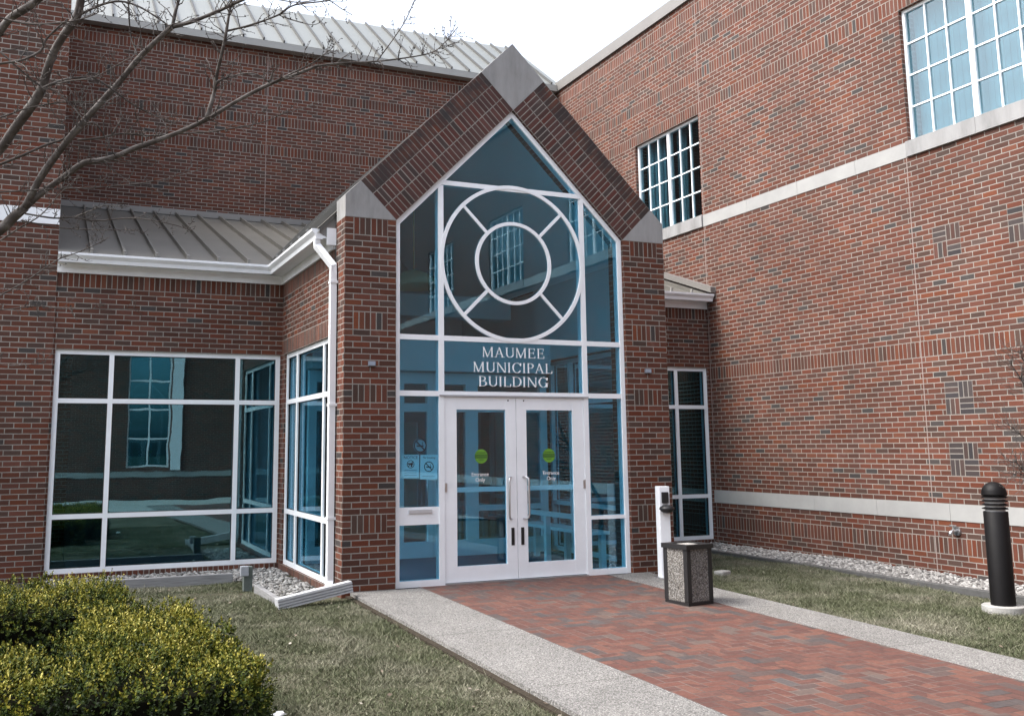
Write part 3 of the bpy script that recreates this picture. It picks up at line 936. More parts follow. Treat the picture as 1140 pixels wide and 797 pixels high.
# right wing roof
mb = MB()
V0r = (Wd - xv, EY, EZ); V1r = (Wd - V1[0], YB, 5.92)
pl = [V0r, (XR_, EY, EZ), (XR_, YB, 5.92), V1r]
mb.face(pl); mb.face([(x, y, z - .05) for x, y, z in reversed(pl)])
x = XR_ - .45
while x > V1r[0]:
    if x > V0r[0]: a = Vector((x, EY, EZ))
    else:
        f = (V0r[0] - x) / (V0r[0] - V1r[0]); a = Vector((x, EY + f * (YB - EY), EZ + f * (5.92 - EZ)))
    rib_on(mb, a, (x, YB, 5.92), nrm)
    x -= .405
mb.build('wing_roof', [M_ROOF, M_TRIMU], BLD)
# flashings
mb = MB(); mb.box(XL, XR_, YB - .05, YB - .001, 5.915, 6.03); mb.build('roof_flashing', M_TRIM, BLD)
mb = MB()
a0, a1 = Vector((XR_ - .001, EY - .05, EZ + .02)), Vector((XR_ - .001, YB - .06, 5.94))
for w0, w1, hh in ((0, .10, .10),):
    mb.hexa([a0 - Vector((w1, 0, 0)), a0, a1, a1 - Vector((w1, 0, 0)), a0 + Vector((-w1, 0, hh)), a0 + Vector((0, 0, hh)), a1 + Vector((0, 0, hh)), a1 + Vector((-w1, 0, hh))])
mb.build('roof_flashing', M_TRIM, BLD)
# gutters and frieze boards
def gutter(name, pts_prof, path, parent):
    pass
def kgutter(mb, o, d, u0, u1, zt_):
    """ogee gutter: back at s=0 outward to s=-.13"""
    nx, ny = d[1], -d[0]
    prof = [(0, 0), (.0, -.12), (.075, -.12), (.085, -.075), (.125, -.03), (.125, .0), (.118, .0), (.118, -.025), (.078, -.07), (.07, -.112), (.008, -.112), (.008, 0)]
    P = lambda u, w, z: (o[0] + d[0] * u + nx * w, o[1] + d[1] * u + ny * w, z)
    n = len(prof)
    for i in range(n):
        a, b = prof[i], prof[(i + 1) % n]
        mb.face([P(u0, a[0], zt_ + a[1]), P(u0, b[0], zt_ + b[1]), P(u1, b[0], zt_ + b[1]), P(u1, a[0], zt_ + a[1])])
    e = [(0, 0), (0, -.12), (.075, -.12), (.085, -.075), (.125, -.03), (.125, 0)]
    for u, f in ((u0, 1), (u1, -1)):
        q = [P(u, w, zt_ + z) for w, z in e]
        mb.face(q[::f])
GB = 2.975      # gutter back plane Y on the wings
xg = -CW - .155 # gutter back plane X on the flanks
for sx in (-1, 1):
    mb = MB()
    if sx < 0:
        kgutter(mb, (XL, GB), (1, 0), 0.0, xg - XL - .0, EZ)
        kgutter(mb, (xg, GB), (0, -1), .0, GB - .40, EZ)
    else:
        kgutter(mb, (Wd - xg, GB), (1, 0), 0, XR_ - Wd + xg - .03, EZ)
        kgutter(mb, (Wd - xg, .40), (0, 1), 0, GB - .40, EZ)
    mb.build('gutter', M_WHITE2, BLD)
    mb = MB()
    if sx < 0:
        mb.box(XL, -CW - .03, YL - .03, YL - .001, 3.825, 4.0)
        mb.box(XL, xg, GB, YL - .03, 3.945, 3.975)
        mb.box(-CW - .03, -CW - .001, .40, YL - .03, 3.825, 4.0)
        mb.box(xg, -CW - .03, .40, YL - .03, 3.942, 3.972)
        mb.box(-CW - .11, -CW - .002, .362, .39, 3.86, 4.06)
        cl = MB(); cl.prism([(xv + .03, EZ - .05), (-CW - .002, 3.9), (-CW - .002, EZ + .21), (xv + .03, EZ + .022)], .395, .42); cl.build('roof_closure', M_TRIM, BLD)
    else:
        mb.box(Wd + CW + .03, XR_ - .002, YL - .03, YL - .001, 3.825, 4.0)
        mb.box(Wd - xg, XR_ - .002, GB, YL - .03, 3.945, 3.975)
        mb.box(Wd + CW + .001, Wd + CW + .03, .40, YL - .03, 3.825, 4.0)
        mb.box(Wd + CW + .03, Wd - xg, .40, YL - .03, 3.942, 3.972)
    mb.build('frieze_board', M_WHITE2, BLD)
# downspout on the left flank
def rect_tube(mb, pts, w, dpt):
    """rectangular pipe along pts; w across Y, dpt across X"""
    pts = [Vector(p) for p in pts]
    rings = []
    for i, p in enumerate(pts):
        t = (pts[min(i + 1, len(pts) - 1)] - pts[max(i - 1, 0)]).normalized()
        a = Vector((1, 0, 0)) if abs(t.x) < .8 else Vector((0, 0, 1))
        a = (a - t * a.dot(t)).normalized(); b = t.cross(a)
        rings.append([p + a * sx * dpt / 2 + b * sy * w / 2 for sx, sy in ((-1, -1), (1, -1), (1, 1), (-1, 1))])
    for r0, r1 in zip(rings[:-1], rings[1:]):
        for k_ in range(4):
            mb.face([r0[k_], r0[(k_ + 1) % 4], r1[(k_ + 1) % 4], r1[k_]])
    mb.face(rings[0][::-1]); mb.face(rings[-1])
mb = MB()
DX = -CW - .05
rect_tube(mb, [(xg - .05, .46, 3.95), (xg - .05, .46, 3.86), (DX, .31, 3.60), (DX, .31, 3.50), (DX, .31, 2.0), (DX, .31, .10), (DX - .02, .27, .03)], .076, .07)
for z in (3.40, 2.0, .75): mb.box(DX - .042, DX + .05, .262, .358, z, z + .03)
mb.build('downspout', M_WHITE2, BLD)

# --- interior
mb = MB()
mb.box(-CW + .3, Wd + CW - .3, .16, YB, -.10, -.004)
mb.box(XL + .3, -CW - .06, YL + .3, YB, -.10, -.01); mb.box(Wd + CW + .06, XR_, YL + .3, YB, -.10, -.01)
mb.build('interior_floor', M_CARPET, BLD)
mb = MB()
mb.box(-CW - .05, -CW + .1, YL + .3, YB, -.05, 4.0); mb.box(Wd + CW - .1, Wd + CW + .05, YL + .3, YB, -.05, 4.0)
mb.prism([(-CW + .1, -.05), (Wd + CW - .1, -.05), (Wd + CW - .1, 4.0), (AX, 6.2), (-CW + .1, 4.0)], 6.5, 6.6)
mb.build('interior_wall', M_INTWALL, BLD)
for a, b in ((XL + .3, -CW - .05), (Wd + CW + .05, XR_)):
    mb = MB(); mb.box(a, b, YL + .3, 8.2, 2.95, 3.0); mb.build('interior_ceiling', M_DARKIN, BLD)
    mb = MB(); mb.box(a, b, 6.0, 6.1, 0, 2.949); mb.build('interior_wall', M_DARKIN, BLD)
# inner vestibule screen with its own doors
mb = MB()
IY = 2.75
for x0, x1 in ((-.31, -.2), (.42, .54), (.95, 1.07), (1.43, 1.51), (1.515, 1.595), (2.03, 2.22), (3.25, 3.36)): mb.box(x0, x1, IY, IY + .1, 0, 2.6)
for a, b in ((-.2, .42), (.54, .95), (1.07, 1.43), (1.595, 2.03), (2.22, 3.25)):
    mb.box(a, b, IY + .003, IY + .097, 2.44, 2.6); mb.box(a, b, IY + .003, IY + .097, 0, .22); mb.box(a, b, IY + .003, IY + .097, 2.04, 2.16)
    if a > 2 or a < .5: mb.box(a, b, IY + .003, IY + .097, .62, .70)
isc = mb.build('inner_screen', M_INT, BLD)
for a, b in ((-.2, .42), (.54, .95), (1.07, 1.43), (1.595, 2.03), (2.22, 3.25)):
    p = MB(); p.box(a, b, IY + .046, IY + .052, .22, 2.04); p.build('pane', M_GLASSD, isc)
for hx in (1.40, 1.63):
    p = MB(); p.tube([(hx, IY, 1.15), (hx, IY - .06, 1.13), (hx, IY - .06, .72), (hx, IY, .70)], .012, 8); p.build('pull_handle', M_METAL, isc, smooth=True)
for sx in (-1, 1):
    X = (lambda v: v) if sx < 0 else (lambda v: Wd - v)
    mb = MB(); q = [(X(-CW + .31), .37, 3.95 + .0), (X(AX), .37, 3.95 + AX + CW - .31), (X(AX), 6.49, 3.95 + AX + CW - .31), (X(-CW + .31), 6.49, 3.95)]
    mb.face(q if sx < 0 else q[::-1]); mb.face([(x, y, z + .03) for x, y, z in (q[::-1] if sx < 0 else q)])
    mb.build('sloped_ceiling', M_INT, BLD)
mb = MB(); mb.box(-CW + .3, Wd + CW - .3, IY - .15, IY + .3, 2.62, 3.05); mb.box(-CW + .3, Wd + CW - .3, IY + 1.2, IY + 1.5, 3.6, 3.95)
mb.build('ceiling_beam', M_INT, BLD)
mb = MB(); mb.box(2.55, 2.62, .35, 2.3, .62, .68); mb.box(2.62, 2.95, .35, 2.3, .44, .48)
for y in (.4, 1.3, 2.2): mb.box(2.55, 2.62, y, y + .07, 0, .62); mb.box(2.85, 2.92, y, y + .07, 0, .44)
mb.build('vestibule_bench', M_INT, BLD)
mb = MB(); mb.lathe([(.02, 3.42), (.2, 3.36), (.36, 3.26), (.42, 3.15), (.40, 3.15), (.34, 3.24), (.18, 3.33), (.02, 3.39)], 32, 1.40, 3.25); mb.v = [(x, y, z + .78) for x, y, z in mb.v]; mb.tube([(1.40, 3.25, 4.18), (1.40, 3.25, 5.7)], .012, 6)
mb.build('lobby_lamp', M_TAN, BLD, smooth=True)

# ================================================================== sign lettering
def glyph(ch):
    """list of polygons (cap height 1) and advance width"""
    P = []
    T, h, sf = .10, .040, .055
    def rect(a, b, z0, z1): P.append([(a, z0), (b, z0), (b, z1), (a, z1)])
    def stem(x, w, z0=0, z1=1, top=True, bot=True):
        rect(x, x + w, z0, z1)
        if top: rect(x - sf, x + w + sf, z1 - h, z1)
        if bot: rect(x - sf, x + w + sf, z0, z0 + h)
    def dia(x0, z0, x1, z1, w): P.append([(x0, z0), (x0 + w, z0), (x1 + w, z1), (x1, z1)])
    def bowl(cx, cz, rx, rz, t, th, a0, a1, n=20):
        for i in range(n):
            a, b = a0 + (a1 - a0) * i / n, a0 + (a1 - a0) * (i + 1) / n
            f = lambda q, dx, dz: (cx + (rx - dx) * math.cos(q), cz + (rz - dz) * math.sin(q))
            P.append([f(a, t, th), f(a, 0, 0), f(b, 0, 0), f(b, t, th)])
    pi = math.pi
    if ch == 'M':
        stem(.09, .055); dia(.42, 0, .07, 1, .10); dia(.44, 0, .82, 1, .045); stem(.80, T); return P, 1.05
    if ch == 'A':
        dia(.07, 0, .38, 1, .045); dia(.64, 0, .33, 1, .105); rect(.18, .60, .31, .31 + h)
        rect(-.02, .2, 0, h); rect(.54, .86, 0, h); return P, .86
    if ch == 'U':
        stem(.09, T, .33, 1, True, False); rect(.67, .72, .33, 1); rect(.60, .79, 1 - h, 1)
        bowl(.405, .34, .315, .34, .10, .045, pi, 1.5 * pi); bowl(.405, .34, .315, .34, .05, .045, 1.5 * pi, 2 * pi); return P, .86
    if ch == 'E':
        stem(.09, T); rect(.24, .62, 1 - h, 1); rect(.24, .66, 0, h); rect(.24, .52, .5, .5 + h)
        rect(.59, .62, .78, 1); rect(.63, .66, 0, .24); rect(.50, .53, .40, .64); return P, .76
    if ch == 'N':
        stem(.10, .05, 0, 1, False, True); rect(.0, .16, 1 - h, 1); dia(.68, 0, .06, 1, .115); stem(.75, .05, 0, 1, True, False); return P, .93
    if ch == 'I':
        stem(.08, T); return P, .32
    if ch in 'CG':
        bowl(.45, .5, .41, .52, .11, .035, .5 * pi, 1.5 * pi, 24)
        bowl(.45, .5, .36, .52, .05, .045, .16 * pi, .5 * pi, 10); bowl(.45, .5, .36, .52, .05, .045, 1.5 * pi, 1.82 * pi, 10)
        rect(.75, .79, .68, .98)
        if ch == 'G': rect(.66, .79, .02, .42); rect(.57, .86, .40, .44)
        return P, .90
    if ch == 'P':
        stem(.09, T); bowl(.26, .735, .36, .265, .10, .035, -.5 * pi, .5 * pi); rect(.2, .27, .955, 1); rect(.2, .27, .47, .515); return P, .68
    if ch == 'L':
        stem(.09, T); rect(.24, .62, 0, h); rect(.60, .64, 0, .28); return P, .70
    if ch == 'B':
        stem(.09, T); bowl(.30, .76, .31, .24, .10, .035, -.5 * pi, .5 * pi); bowl(.32, .27, .37, .27, .105, .035, -.5 * pi, .5 * pi)
        rect(.2, .31, .955, 1); rect(.2, .33, 0, .045); rect(.2, .33, .50, .545); return P, .76
    if ch == 'D':
        stem(.09, T); bowl(.32, .5, .48, .5, .11, .035, -.5 * pi, .5 * pi, 28); rect(.2, .33, .955, 1); rect(.2, .33, 0, .045); return P, .86
    return P, .4
SGN = thing("building_sign", (AX, GY, 2.2), "white serif lettering naming the municipal building on the glass over the doors", "sign")
for word, x0, x1, zb, ht in (("MAUMEE", 1.097, 1.935, 2.588, .118), ("MUNICIPAL", .978, 2.036, 2.407, .118), ("BUILDING", 1.046, 1.972, 2.240, .118)):
    tot = sum(glyph(ch)[1] for ch in word) + .06 * (len(word) - 1)
    sx = (x1 - x0) / tot
    x = x0
    for ch in word:
        polys, adv = glyph(ch)
        m_ = MB()
        for i, p in enumerate(polys):
            e = .00025 * i
            area = sum(p[k_][0] * p[(k_ + 1) % len(p)][1] - p[(k_ + 1) % len(p)][0] * p[k_][1] for k_ in range(len(p)))
            if area < 0: p = p[::-1]
            m_.prism([(x + a * sx - AX, zb + b * ht - 2.2) for a, b in p], -.006 - e, -.001)
        m_.build('letter', M_LETTER, SGN)
        x += (adv + .06) * sx

# ------------------------------------------------------------------ flat text helper
def text_obj(name, body, x, y, z, size, mat, parent, align='CENTER', depth=.0006):
    cu = bpy.data.curves.new(name, 'FONT')
    cu.body = body; cu.size = size; cu.align_x = align; cu.align_y = 'CENTER'; cu.extrude = depth
    tmp = bpy.data.objects.new(name, cu)
    col.objects.link(tmp)
    dg = bpy.context.evaluated_depsgraph_get()
    me = bpy.data.meshes.new_from_object(tmp.evaluated_get(dg))
    bpy.data.objects.remove(tmp)
    me.materials.clear(); me.materials.append(mat)
    o = bpy.data.objects.new(name, me)
    col.objects.link(o)
    o.rotation_euler = (math.pi / 2, 0, 0)
    o.location = (x, y, z)
    o.parent = parent
    return o

def disc(mb, cx, cz, r, y0, y1, n=40):
    mb.prism([(cx + r * math.cos(2 * math.pi * i / n), cz + r * math.sin(2 * math.pi * i / n)) for i in range(n)], y0, y1)

DY = FY0 + .032     # outer face of the door glass
for cx, lab in ((1.075, "round green caution decal on the glass of the door nearer the mail slot"), (1.965, "round green caution decal on the glass of the door nearer the trash bin")):
    e = thing("door_decal", (cx, DY, 1.425), lab, "sticker", "green decals on the entrance doors")
    m_ = MB(); disc(m_, 0, 0, .082, -.003, -.001); m_.build('decal_disc', M_GREEN, e)
    m_ = MB(); m_.box(-.078, .078, -.0042, -.0032, -.021, .021); m_.build('decal_stripe', plain("dark green ink", (.03, .09, .02), .5, 0, 0, 5), e)
    text_obj('decal_text', "CAUTION", 0, -.0050, 0, .032, M_GREEN, e)
    text_obj('decal_text', "AUTOMATIC", 0, -.0050, .040, .021, M_INK, e)
    text_obj('decal_text', "DOOR", 0, -.0050, -.040, .021, M_INK, e)
for cx, lab in ((1.06, "white entrance only lettering below the decal on the door nearer the mail slot"), (1.99, "white entrance only lettering below the decal on the door nearer the trash bin")):
    e = thing("door_lettering", (cx, DY, 1.19), lab, "sticker", "white lettering on the entrance doors")
    text_obj('lettering_text', "Entrance", 0, -.0016, .028, .062, M_LETTER, e)
    text_obj('lettering_text', "Only", 0, -.0016, -.035, .062, M_LETTER, e)

def no_smoking(mb, cx, cz, r, y):
    mb.ring(cx, cz, r, r * .84, y - .001, y, 36)
    a = math.pi * .75
    w = r * .09
    ca, sa = math.cos(a), math.sin(a)
    mb.prism([(cx + ca * r * .86 + sa * w, cz + sa * r * .86 - ca * w), (cx - ca * r * .86 + sa * w, cz - sa * r * .86 - ca * w),
              (cx - ca * r * .86 - sa * w, cz - sa * r * .86 + ca * w), (cx + ca * r * .86 - sa * w, cz + sa * r * .86 + ca * w)][::-1], y - .0014, y)
    mb.box(cx - r * .55, cx + r * .5, y - .0018, y, cz - r * .17, cz + r * .04)
    mb.box(cx + r * .3, cx + r * .38, y - .0018, y, cz + r * .1, cz + r * .5)
e = thing("smoking_sticker", (.315, GY, 1.555), "round black no smoking sticker on the side light above the two notices", "sticker")
m_ = MB(); no_smoking(m_, 0, 0, .078, -.003); m_.build('sticker_print', M_INK, e)
m_ = MB(); disc(m_, 0, 0, .079, .012, .013); m_.build('sticker_film', plain("pale sticker film", (.5, .58, .62), .5, 0, .04, 9), e)
def notice(cx, cz, w, h, title, lab, rz, kind):
    e = thing("paper_notice", (cx, GY + .013, cz), lab, "notice", "paper notices taped inside the side light")
    e.rotation_euler = (0, rz, 0)
    m_ = MB(); m_.box(-w / 2, w / 2, -.0022, -.001, -h / 2, h / 2); m_.build('paper', M_PAPER, e)
    text_obj('notice_title', title, 0, -.0034, h / 2 - .032, .046 if kind else .030, M_INK, e)
    m_ = MB()
    if kind:   # small weapon pictogram in a ring
        m_.ring(0, .025, .045, .038, -.0032, -.0024, 28)
        m_.box(-.034, .03, -.0036, -.0024, .022, .038); m_.prism([(.006, .024), (.0, -.004), (.018, -.004), (.024, .024)][::-1], -.0034, -.0024)
        m_.prism([(-.034, .0), (-.028, -.006), (.034, .052), (.028, .058)], -.0038, -.0024)
    else:
        no_smoking(m_, 0, .005, .058, -.0024)
    m_.build('pictogram', M_INK, e)
    for q in range(3 if kind else 1):
        m_ = MB(); m_.box(-w * .36, w * .36, -.003, -.0022, -h / 2 + .03 + q * .028, -h / 2 + .036 + q * .028); m_.build('text_line', plain("faint print", (.25, .33, .38), .7, 0, 0, 5), e)
notice(.203, 1.322, .205, .262, "NOTICE", "pale notice sheet headed NOTICE with a weapon ban pictogram", rad(0.5), 1)
notice(.424, 1.312, .212, .275, "No Smoking", "pale notice sheet with a large no smoking pictogram beside the mullion", rad(1.5), 0)

# ================================================================== small fixtures
for cx, lab in ((-.292, "small grey rectangular wall light on the column beside the downspout"), (3.352, "small grey rectangular wall light on the column beside the white pedestal")):
    e = thing("wall_light", (cx, 0, 2.463), lab, "wall light", "small lights on the entrance columns")
    m_ = MB(); m_.box(-.042, .042, -.035, 0.001, -.028, .028); m_.build('light_housing', M_LIGHTHEAD, e, bevel=.006)
    m_ = MB(); m_.box(-.034, .034, -.038, -.034, -.020, .020); m_.build('light_lens', plain("frosted lens", (.26, .30, .37), .4, 0, .04, 9), e)
e = thing("security_camera", (XR_, 4.42, 4.95), "small white security camera on the brick wall above the low roof", "camera")
m_ = MB(); m_.box(-.03, 0, -.06, .06, -.02, .09); m_.build('mount_plate', M_WHITE2, e)
m_ = MB(); m_.tube([(-.03, 0, .04), (-.1, 0, .03)], .02, 8); m_.build('mount_arm', M_WHITE2, e)
m_ = MB(); m_.hexa([(-.36, -.06, -.10), (-.08, -.06, -.02), (-.08, .06, -.02), (-.36, .06, -.10), (-.36, -.06, .03), (-.08, -.06, .11), (-.08, .06, .11), (-.36, .06, .03)]); m_.build('camera_body', M_WHITE2, e, bevel=.01)
e = thing("wall_spigot", (XR_, -1.6, .475), "small metal hose spigot on the brick wall below the pale stone band", "spigot")
m_ = MB(); m_.tube([(0, 0, 0), (-.02, 0, 0)], .055, 16); m_.build('wall_flange', M_METAL, e)
m_ = MB(); m_.tube([(-.02, 0, 0), (-.09, 0, 0), (-.12, 0, -.02), (-.125, 0, -.05)], .022, 10); m_.build('spout', M_METAL, e, smooth=True)
m_ = MB(); m_.tube([(-.07, 0, .02), (-.07, 0, .06)], .01, 8); m_.tube([(-.07, -.05, .062), (-.07, .05, .062)], .012, 8); m_.build('tap_handle', M_METAL, e)

# white access pedestal
PED = thing("access_pedestal", (3.19, -.47, gz(-.47) + .002), "white square access post with black intercom behind the trash bin", "post", rz=rad(-12))
m_ = MB(); m_.box(-.065, .065, -.065, .065, 0, 1.06); m_.build('post_body', M_WHITE2, PED, bevel=.006)
m_ = MB(); m_.box(-.10, .10, -.10, .10, 0, .012); m_.build('base_plate', M_METAL, PED)
m_ = MB(); m_.box(-.042, .042, -.095, -.065, .865, .995); m_.build('intercom', M_BLACK, PED, bevel=.008)
m_ = MB()
m_.lathe([(.0, .85), (.05, .845), (.085, .82), (.09, .80), (.07, .775), (.04, .755), (.0, .75)], 20, .0, -.125)
m_.build('button_hood', M_BLACK, PED, smooth=True)
m_ = MB(); m_.tube([(0, -.06, .80), (0, -.11, .80)], .03, 10); m_.build('button_arm', M_METAL, PED)

# trash bin
BIN = thing("trash_bin", (2.45, -1.96, gz(-1.96)), "square trash bin with pebble panels and black corner posts on the brick path", "trash bin", rz=rad(8))
hw, hh = .172, .585
m_ = MB()
m_.box(-hw + .004, hw - .004, -hw + .004, hw - .004, 0.0, .03)
m_.build('bin_base', M_BLACK, BIN)
for sx in (-1, 1):
    for sy in (-1, 1):
        m_ = MB(); w = .056
        cx, cy = sx * hw, sy * hw
        m_.box(min(cx, cx - sx * w), max(cx, cx - sx * w), min(cy, cy - sy * w), max(cy, cy - sy * w), .03, hh - .045)
        m_.build('corner_post', M_BLACK, BIN, bevel=.006)
for k_ in range(4):
    m_ = MB()
    a, b, t0, t1 = -hw + .057, hw - .057, hw - .028, hw - .006
    if k_ == 0: m_.box(a, b, -t1, -t0, .032, hh - .047)
    if k_ == 1: m_.box(a, b, t0, t1, .032, hh - .047)
    if k_ == 2: m_.box(-t1, -t0, a, b, .032, hh - .047)
    if k_ == 3: m_.box(t0, t1, a, b, .032, hh - .047)
    m_.build('pebble_panel', M_PEBBLE, BIN)
m_ = MB()
o_ = hw + .012
for (x0, x1, y0, y1) in ((-o_, o_, -o_, -o_ + .06), (-o_, o_, o_ - .06, o_), (-o_, -o_ + .06, -o_ + .06, o_ - .06), (o_ - .06, o_, -o_ + .06, o_ - .06)):
    m_.box(x0, x1, y0, y1, hh - .045, hh)
m_.build('rim', M_BLACK, BIN)
m_ = MB(); m_.box(-o_ + .06, o_ - .06, -o_ + .06, o_ - .06, hh - .045, hh - .012); m_.build('ash_tray', M_ASH, BIN)

# bollard light
BOL = thing("bollard_light", (5.13, -3.39, gz(-3.39) - .05), "dark bronze bollard light with louvred domed head on concrete ring in the grass", "bollard")
m_ = MB(); m_.lathe([(0, .07), (.185, .07), (.195, .062), (.20, -.1)], 40); m_.build('concrete_base', M_CONC, BOL, smooth=False)
rb = .112
m_ = MB(); m_.lathe([(rb, .07), (rb, .965), (rb - .004, .97), (0, .97)], 40); o_ = m_.build('bollard_post', M_BOLL, BOL, smooth=True)
m_ = MB(); m_.lathe([(.09, .97), (.09, 1.14)], 24); m_.build('lens', plain("frosted bollard lens", (.5, .5, .52), .35, 0, .05, 9), BOL, smooth=True)
for k_ in range(4):
    m_ = MB(); z = .992 + k_ * .037
    m_.lathe([(.08, z + .010), (rb + .006, z), (rb + .008, z + .007), (rb - .01, z + .016), (.08, z + .024)], 40); m_.build('louvre', M_BOLL, BOL)
prof = [(rb + .003, 1.125), (rb + .004, 1.14)] + [((rb + .003) * math.cos(a), 1.145 + .115 * math.sin(a)) for a in [i * math.pi / 2 / 10 for i in range(11)]]
m_ = MB(); m_.lathe([(.07, 1.125)] + prof, 40); m_.build('domed_head', M_BOLL, BOL, smooth=True)

# edging boards, outlet post, splash pieces
def board(name, a, b, z0, z1, t, label, grp=None, mat=M_TIMBER, ribs=0):
    a, b = Vector(a), Vector(b)
    dd = (b - a).normalized(); pn = Vector((-dd.y, dd.x, 0)) * t
    m_ = MB()
    m_.hexa([(a.x, a.y, z0), (b.x, b.y, z0), (b.x + pn.x, b.y + pn.y, z0), (a.x + pn.x, a.y + pn.y, z0), (a.x, a.y, z1), (b.x, b.y, z1), (b.x + pn.x, b.y + pn.y, z1), (a.x + pn.x, a.y + pn.y, z1)])
    return tag(m_.build(name, mat, bevel=.008), label, "edging board", grp)
board('edging_board', (-3.55, 1.95), (-1.42, 1.95), -.16, .035, .06, "weathered grey edging board along the gravel under the wide wing window", "edging boards round the gravel beds")
board('edging_board', (-1.36, .95), (-1.36, -.22), -.2, .02, .06, "short grey edging board running from the outlet post toward the drain extension", "edging boards round the gravel beds")
board('edging_board', (5.66, 3.0), (5.66, -8.5), -.4, -.025, .09, "long dark grey edging timber between the grass and the gravel along the wall", "edging boards round the gravel beds", M_TIMBERD)
e = thing("outlet_post", (-1.40, 1.15, -.2), "short dark green post carrying a grey electrical outlet box in the gravel", "outlet post")
m_ = MB(); m_.box(-.045, .055, -.045, .045, 0, .40); m_.build('post', M_POST, e, bevel=.004)
m_ = MB(); m_.box(-.095, .0, -.10, -.047, .30, .415); m_.build('outlet_box', M_BOXG, e, bevel=.01)
# ribbed drain extension lying in the grass below the downspout
e = thing("drain_extension", (-1.38, -.34, -.075), "ribbed grey downspout extension lying tilted across the corner of the gravel", "drain pipe")
m_ = MB()
A = Vector((0, 0, .055)); B = Vector((.80, .10, .175))
t_ = (B - A).normalized(); sd = Vector((-t_.y, t_.x, 0)).normalized(); upn = t_.cross(sd) * -1
upn = sd.cross(t_) * -1 if sd.cross(t_).z < 0 else sd.cross(t_)
prof = [(-.05, -.055)]
for q in range(4):
    z = -.055 + q * .028
    prof += [(-.054, z + .002), (-.054, z + .017), (-.036, z + .021)]
prof += [(-.05, .055), (.05, .055), (.05, -.055)]
for i in range(len(prof)):
    p, q = prof[i], prof[(i + 1) % len(prof)]
    f = lambda o_, pr_: o_ + sd * pr_[0] + upn * pr_[1]
    m_.face([f(A, p), f(B, p), f(B, q), f(A, q)])
m_.face([A + sd * p[0] + upn * p[1] for p in prof]); m_.face([B + sd * p[0] + upn * p[1] for p in prof][::-1])
m_.build('ribbed_pipe', plain("pale ribbed pipe", (.46, .47, .49), .5, 0, .08, 14), e)
m_ = MB(); m_.box(-.09, .09, -.07, .07, 0, .085)
o_ = m_.build('concrete_block', M_CONC, bevel=.012); o_.location = (4.18, -.25, -.09); o_.rotation_euler = (0, 0, .35)
tag(o_, "small pale concrete block in the grass behind the trash bin", "block")
# paper scrap
bm = bmesh.new(); bmesh.ops.create_icosphere(bm, subdivisions=2, radius=.05)
for v in bm.verts: v.co *= random.uniform(.6, 1.15); v.co.z *= .45
me = bpy.data.meshes.new('paper_scrap'); bm.to_mesh(me); bm.free(); me.materials.append(M_LETTER)
o_ = bpy.data.objects.new('paper_scrap', me); col.objects.link(o_); o_.location = (-2.19, -4.15, gz(-4.15) - .015)
tag(o_, "crumpled white paper scrap in the grass beside the clipped hedge", "litter")

# ================================================================== gravel
def gravel(name, n, region, zf, size, label):
    ico = [(0, 0, 1), (.894, 0, .447), (.276, .851, .447), (-.724, .526, .447), (-.724, -.526, .447), (.276, -.851, .447), (.724, .526, -.447), (-.276, .851, -.447), (-.894, 0, -.447), (-.276, -.851, -.447), (.724, -.526, -.447), (0, 0, -1)]
    fc = [(0, 1, 2), (0, 2, 3), (0, 3, 4), (0, 4, 5), (0, 5, 1), (1, 6, 2), (2, 7, 3), (3, 8, 4), (4, 9, 5), (5, 10, 1), (6, 7, 2), (7, 8, 3), (8, 9, 4), (9, 10, 5), (10, 6, 1), (11, 7, 6), (11, 8, 7), (11, 9, 8), (11, 10, 9), (11, 6, 10)]
    ico, fc = np.array(ico), np.array(fc)
    pos = region(n)
    n = len(pos)
    z = zf(pos[:, 0], pos[:, 1]) + RNG.uniform(-.004, .014, n)
    sc = RNG.uniform(.6, 1.35, (n, 1)) * size * np.stack([RNG.uniform(.8, 1.4, n), RNG.uniform(.7, 1.1, n), RNG.uniform(.5, .8, n)], 1)
    V = ico[None] * RNG.uniform(.78, 1.15, (n, 12, 1)) * sc[:, None]
    th = RNG.uniform(0, 6.28, n); cs, sn = np.cos(th)[:, None], np.sin(th)[:, None]
    V = np.stack([V[..., 0] * cs - V[..., 1] * sn, V[..., 0] * sn + V[..., 1] * cs, V[..., 2]], -1)
    V += np.stack([pos[:, 0], pos[:, 1], z], 1)[:, None]
    T = V[:, fc].reshape(-1, 3)
    uv = np.repeat(np.stack([RNG.random(n), np.zeros(n)], 1), 60, 0)
    return tag(quick_mesh(name, T, 3, uv, M_STONES), label, kind='stuff')
def reg_left(n):
    a = np.stack([RNG.uniform(XL, -.65, n), RNG.uniform(-.2, YL, n)], 1)
    keep = (a[:, 1] > 2.02) | (a[:, 0] > -1.28)
    keep &= ~((a[:, 1] < .1) & (a[:, 0] > -.9 + 1.2 * a[:, 1]) & (RNG.random(n) < .6))
    return a[keep]
def zl(x, y): return np.where(y < .5, -.075 + (y - .5) * .03, -.07)
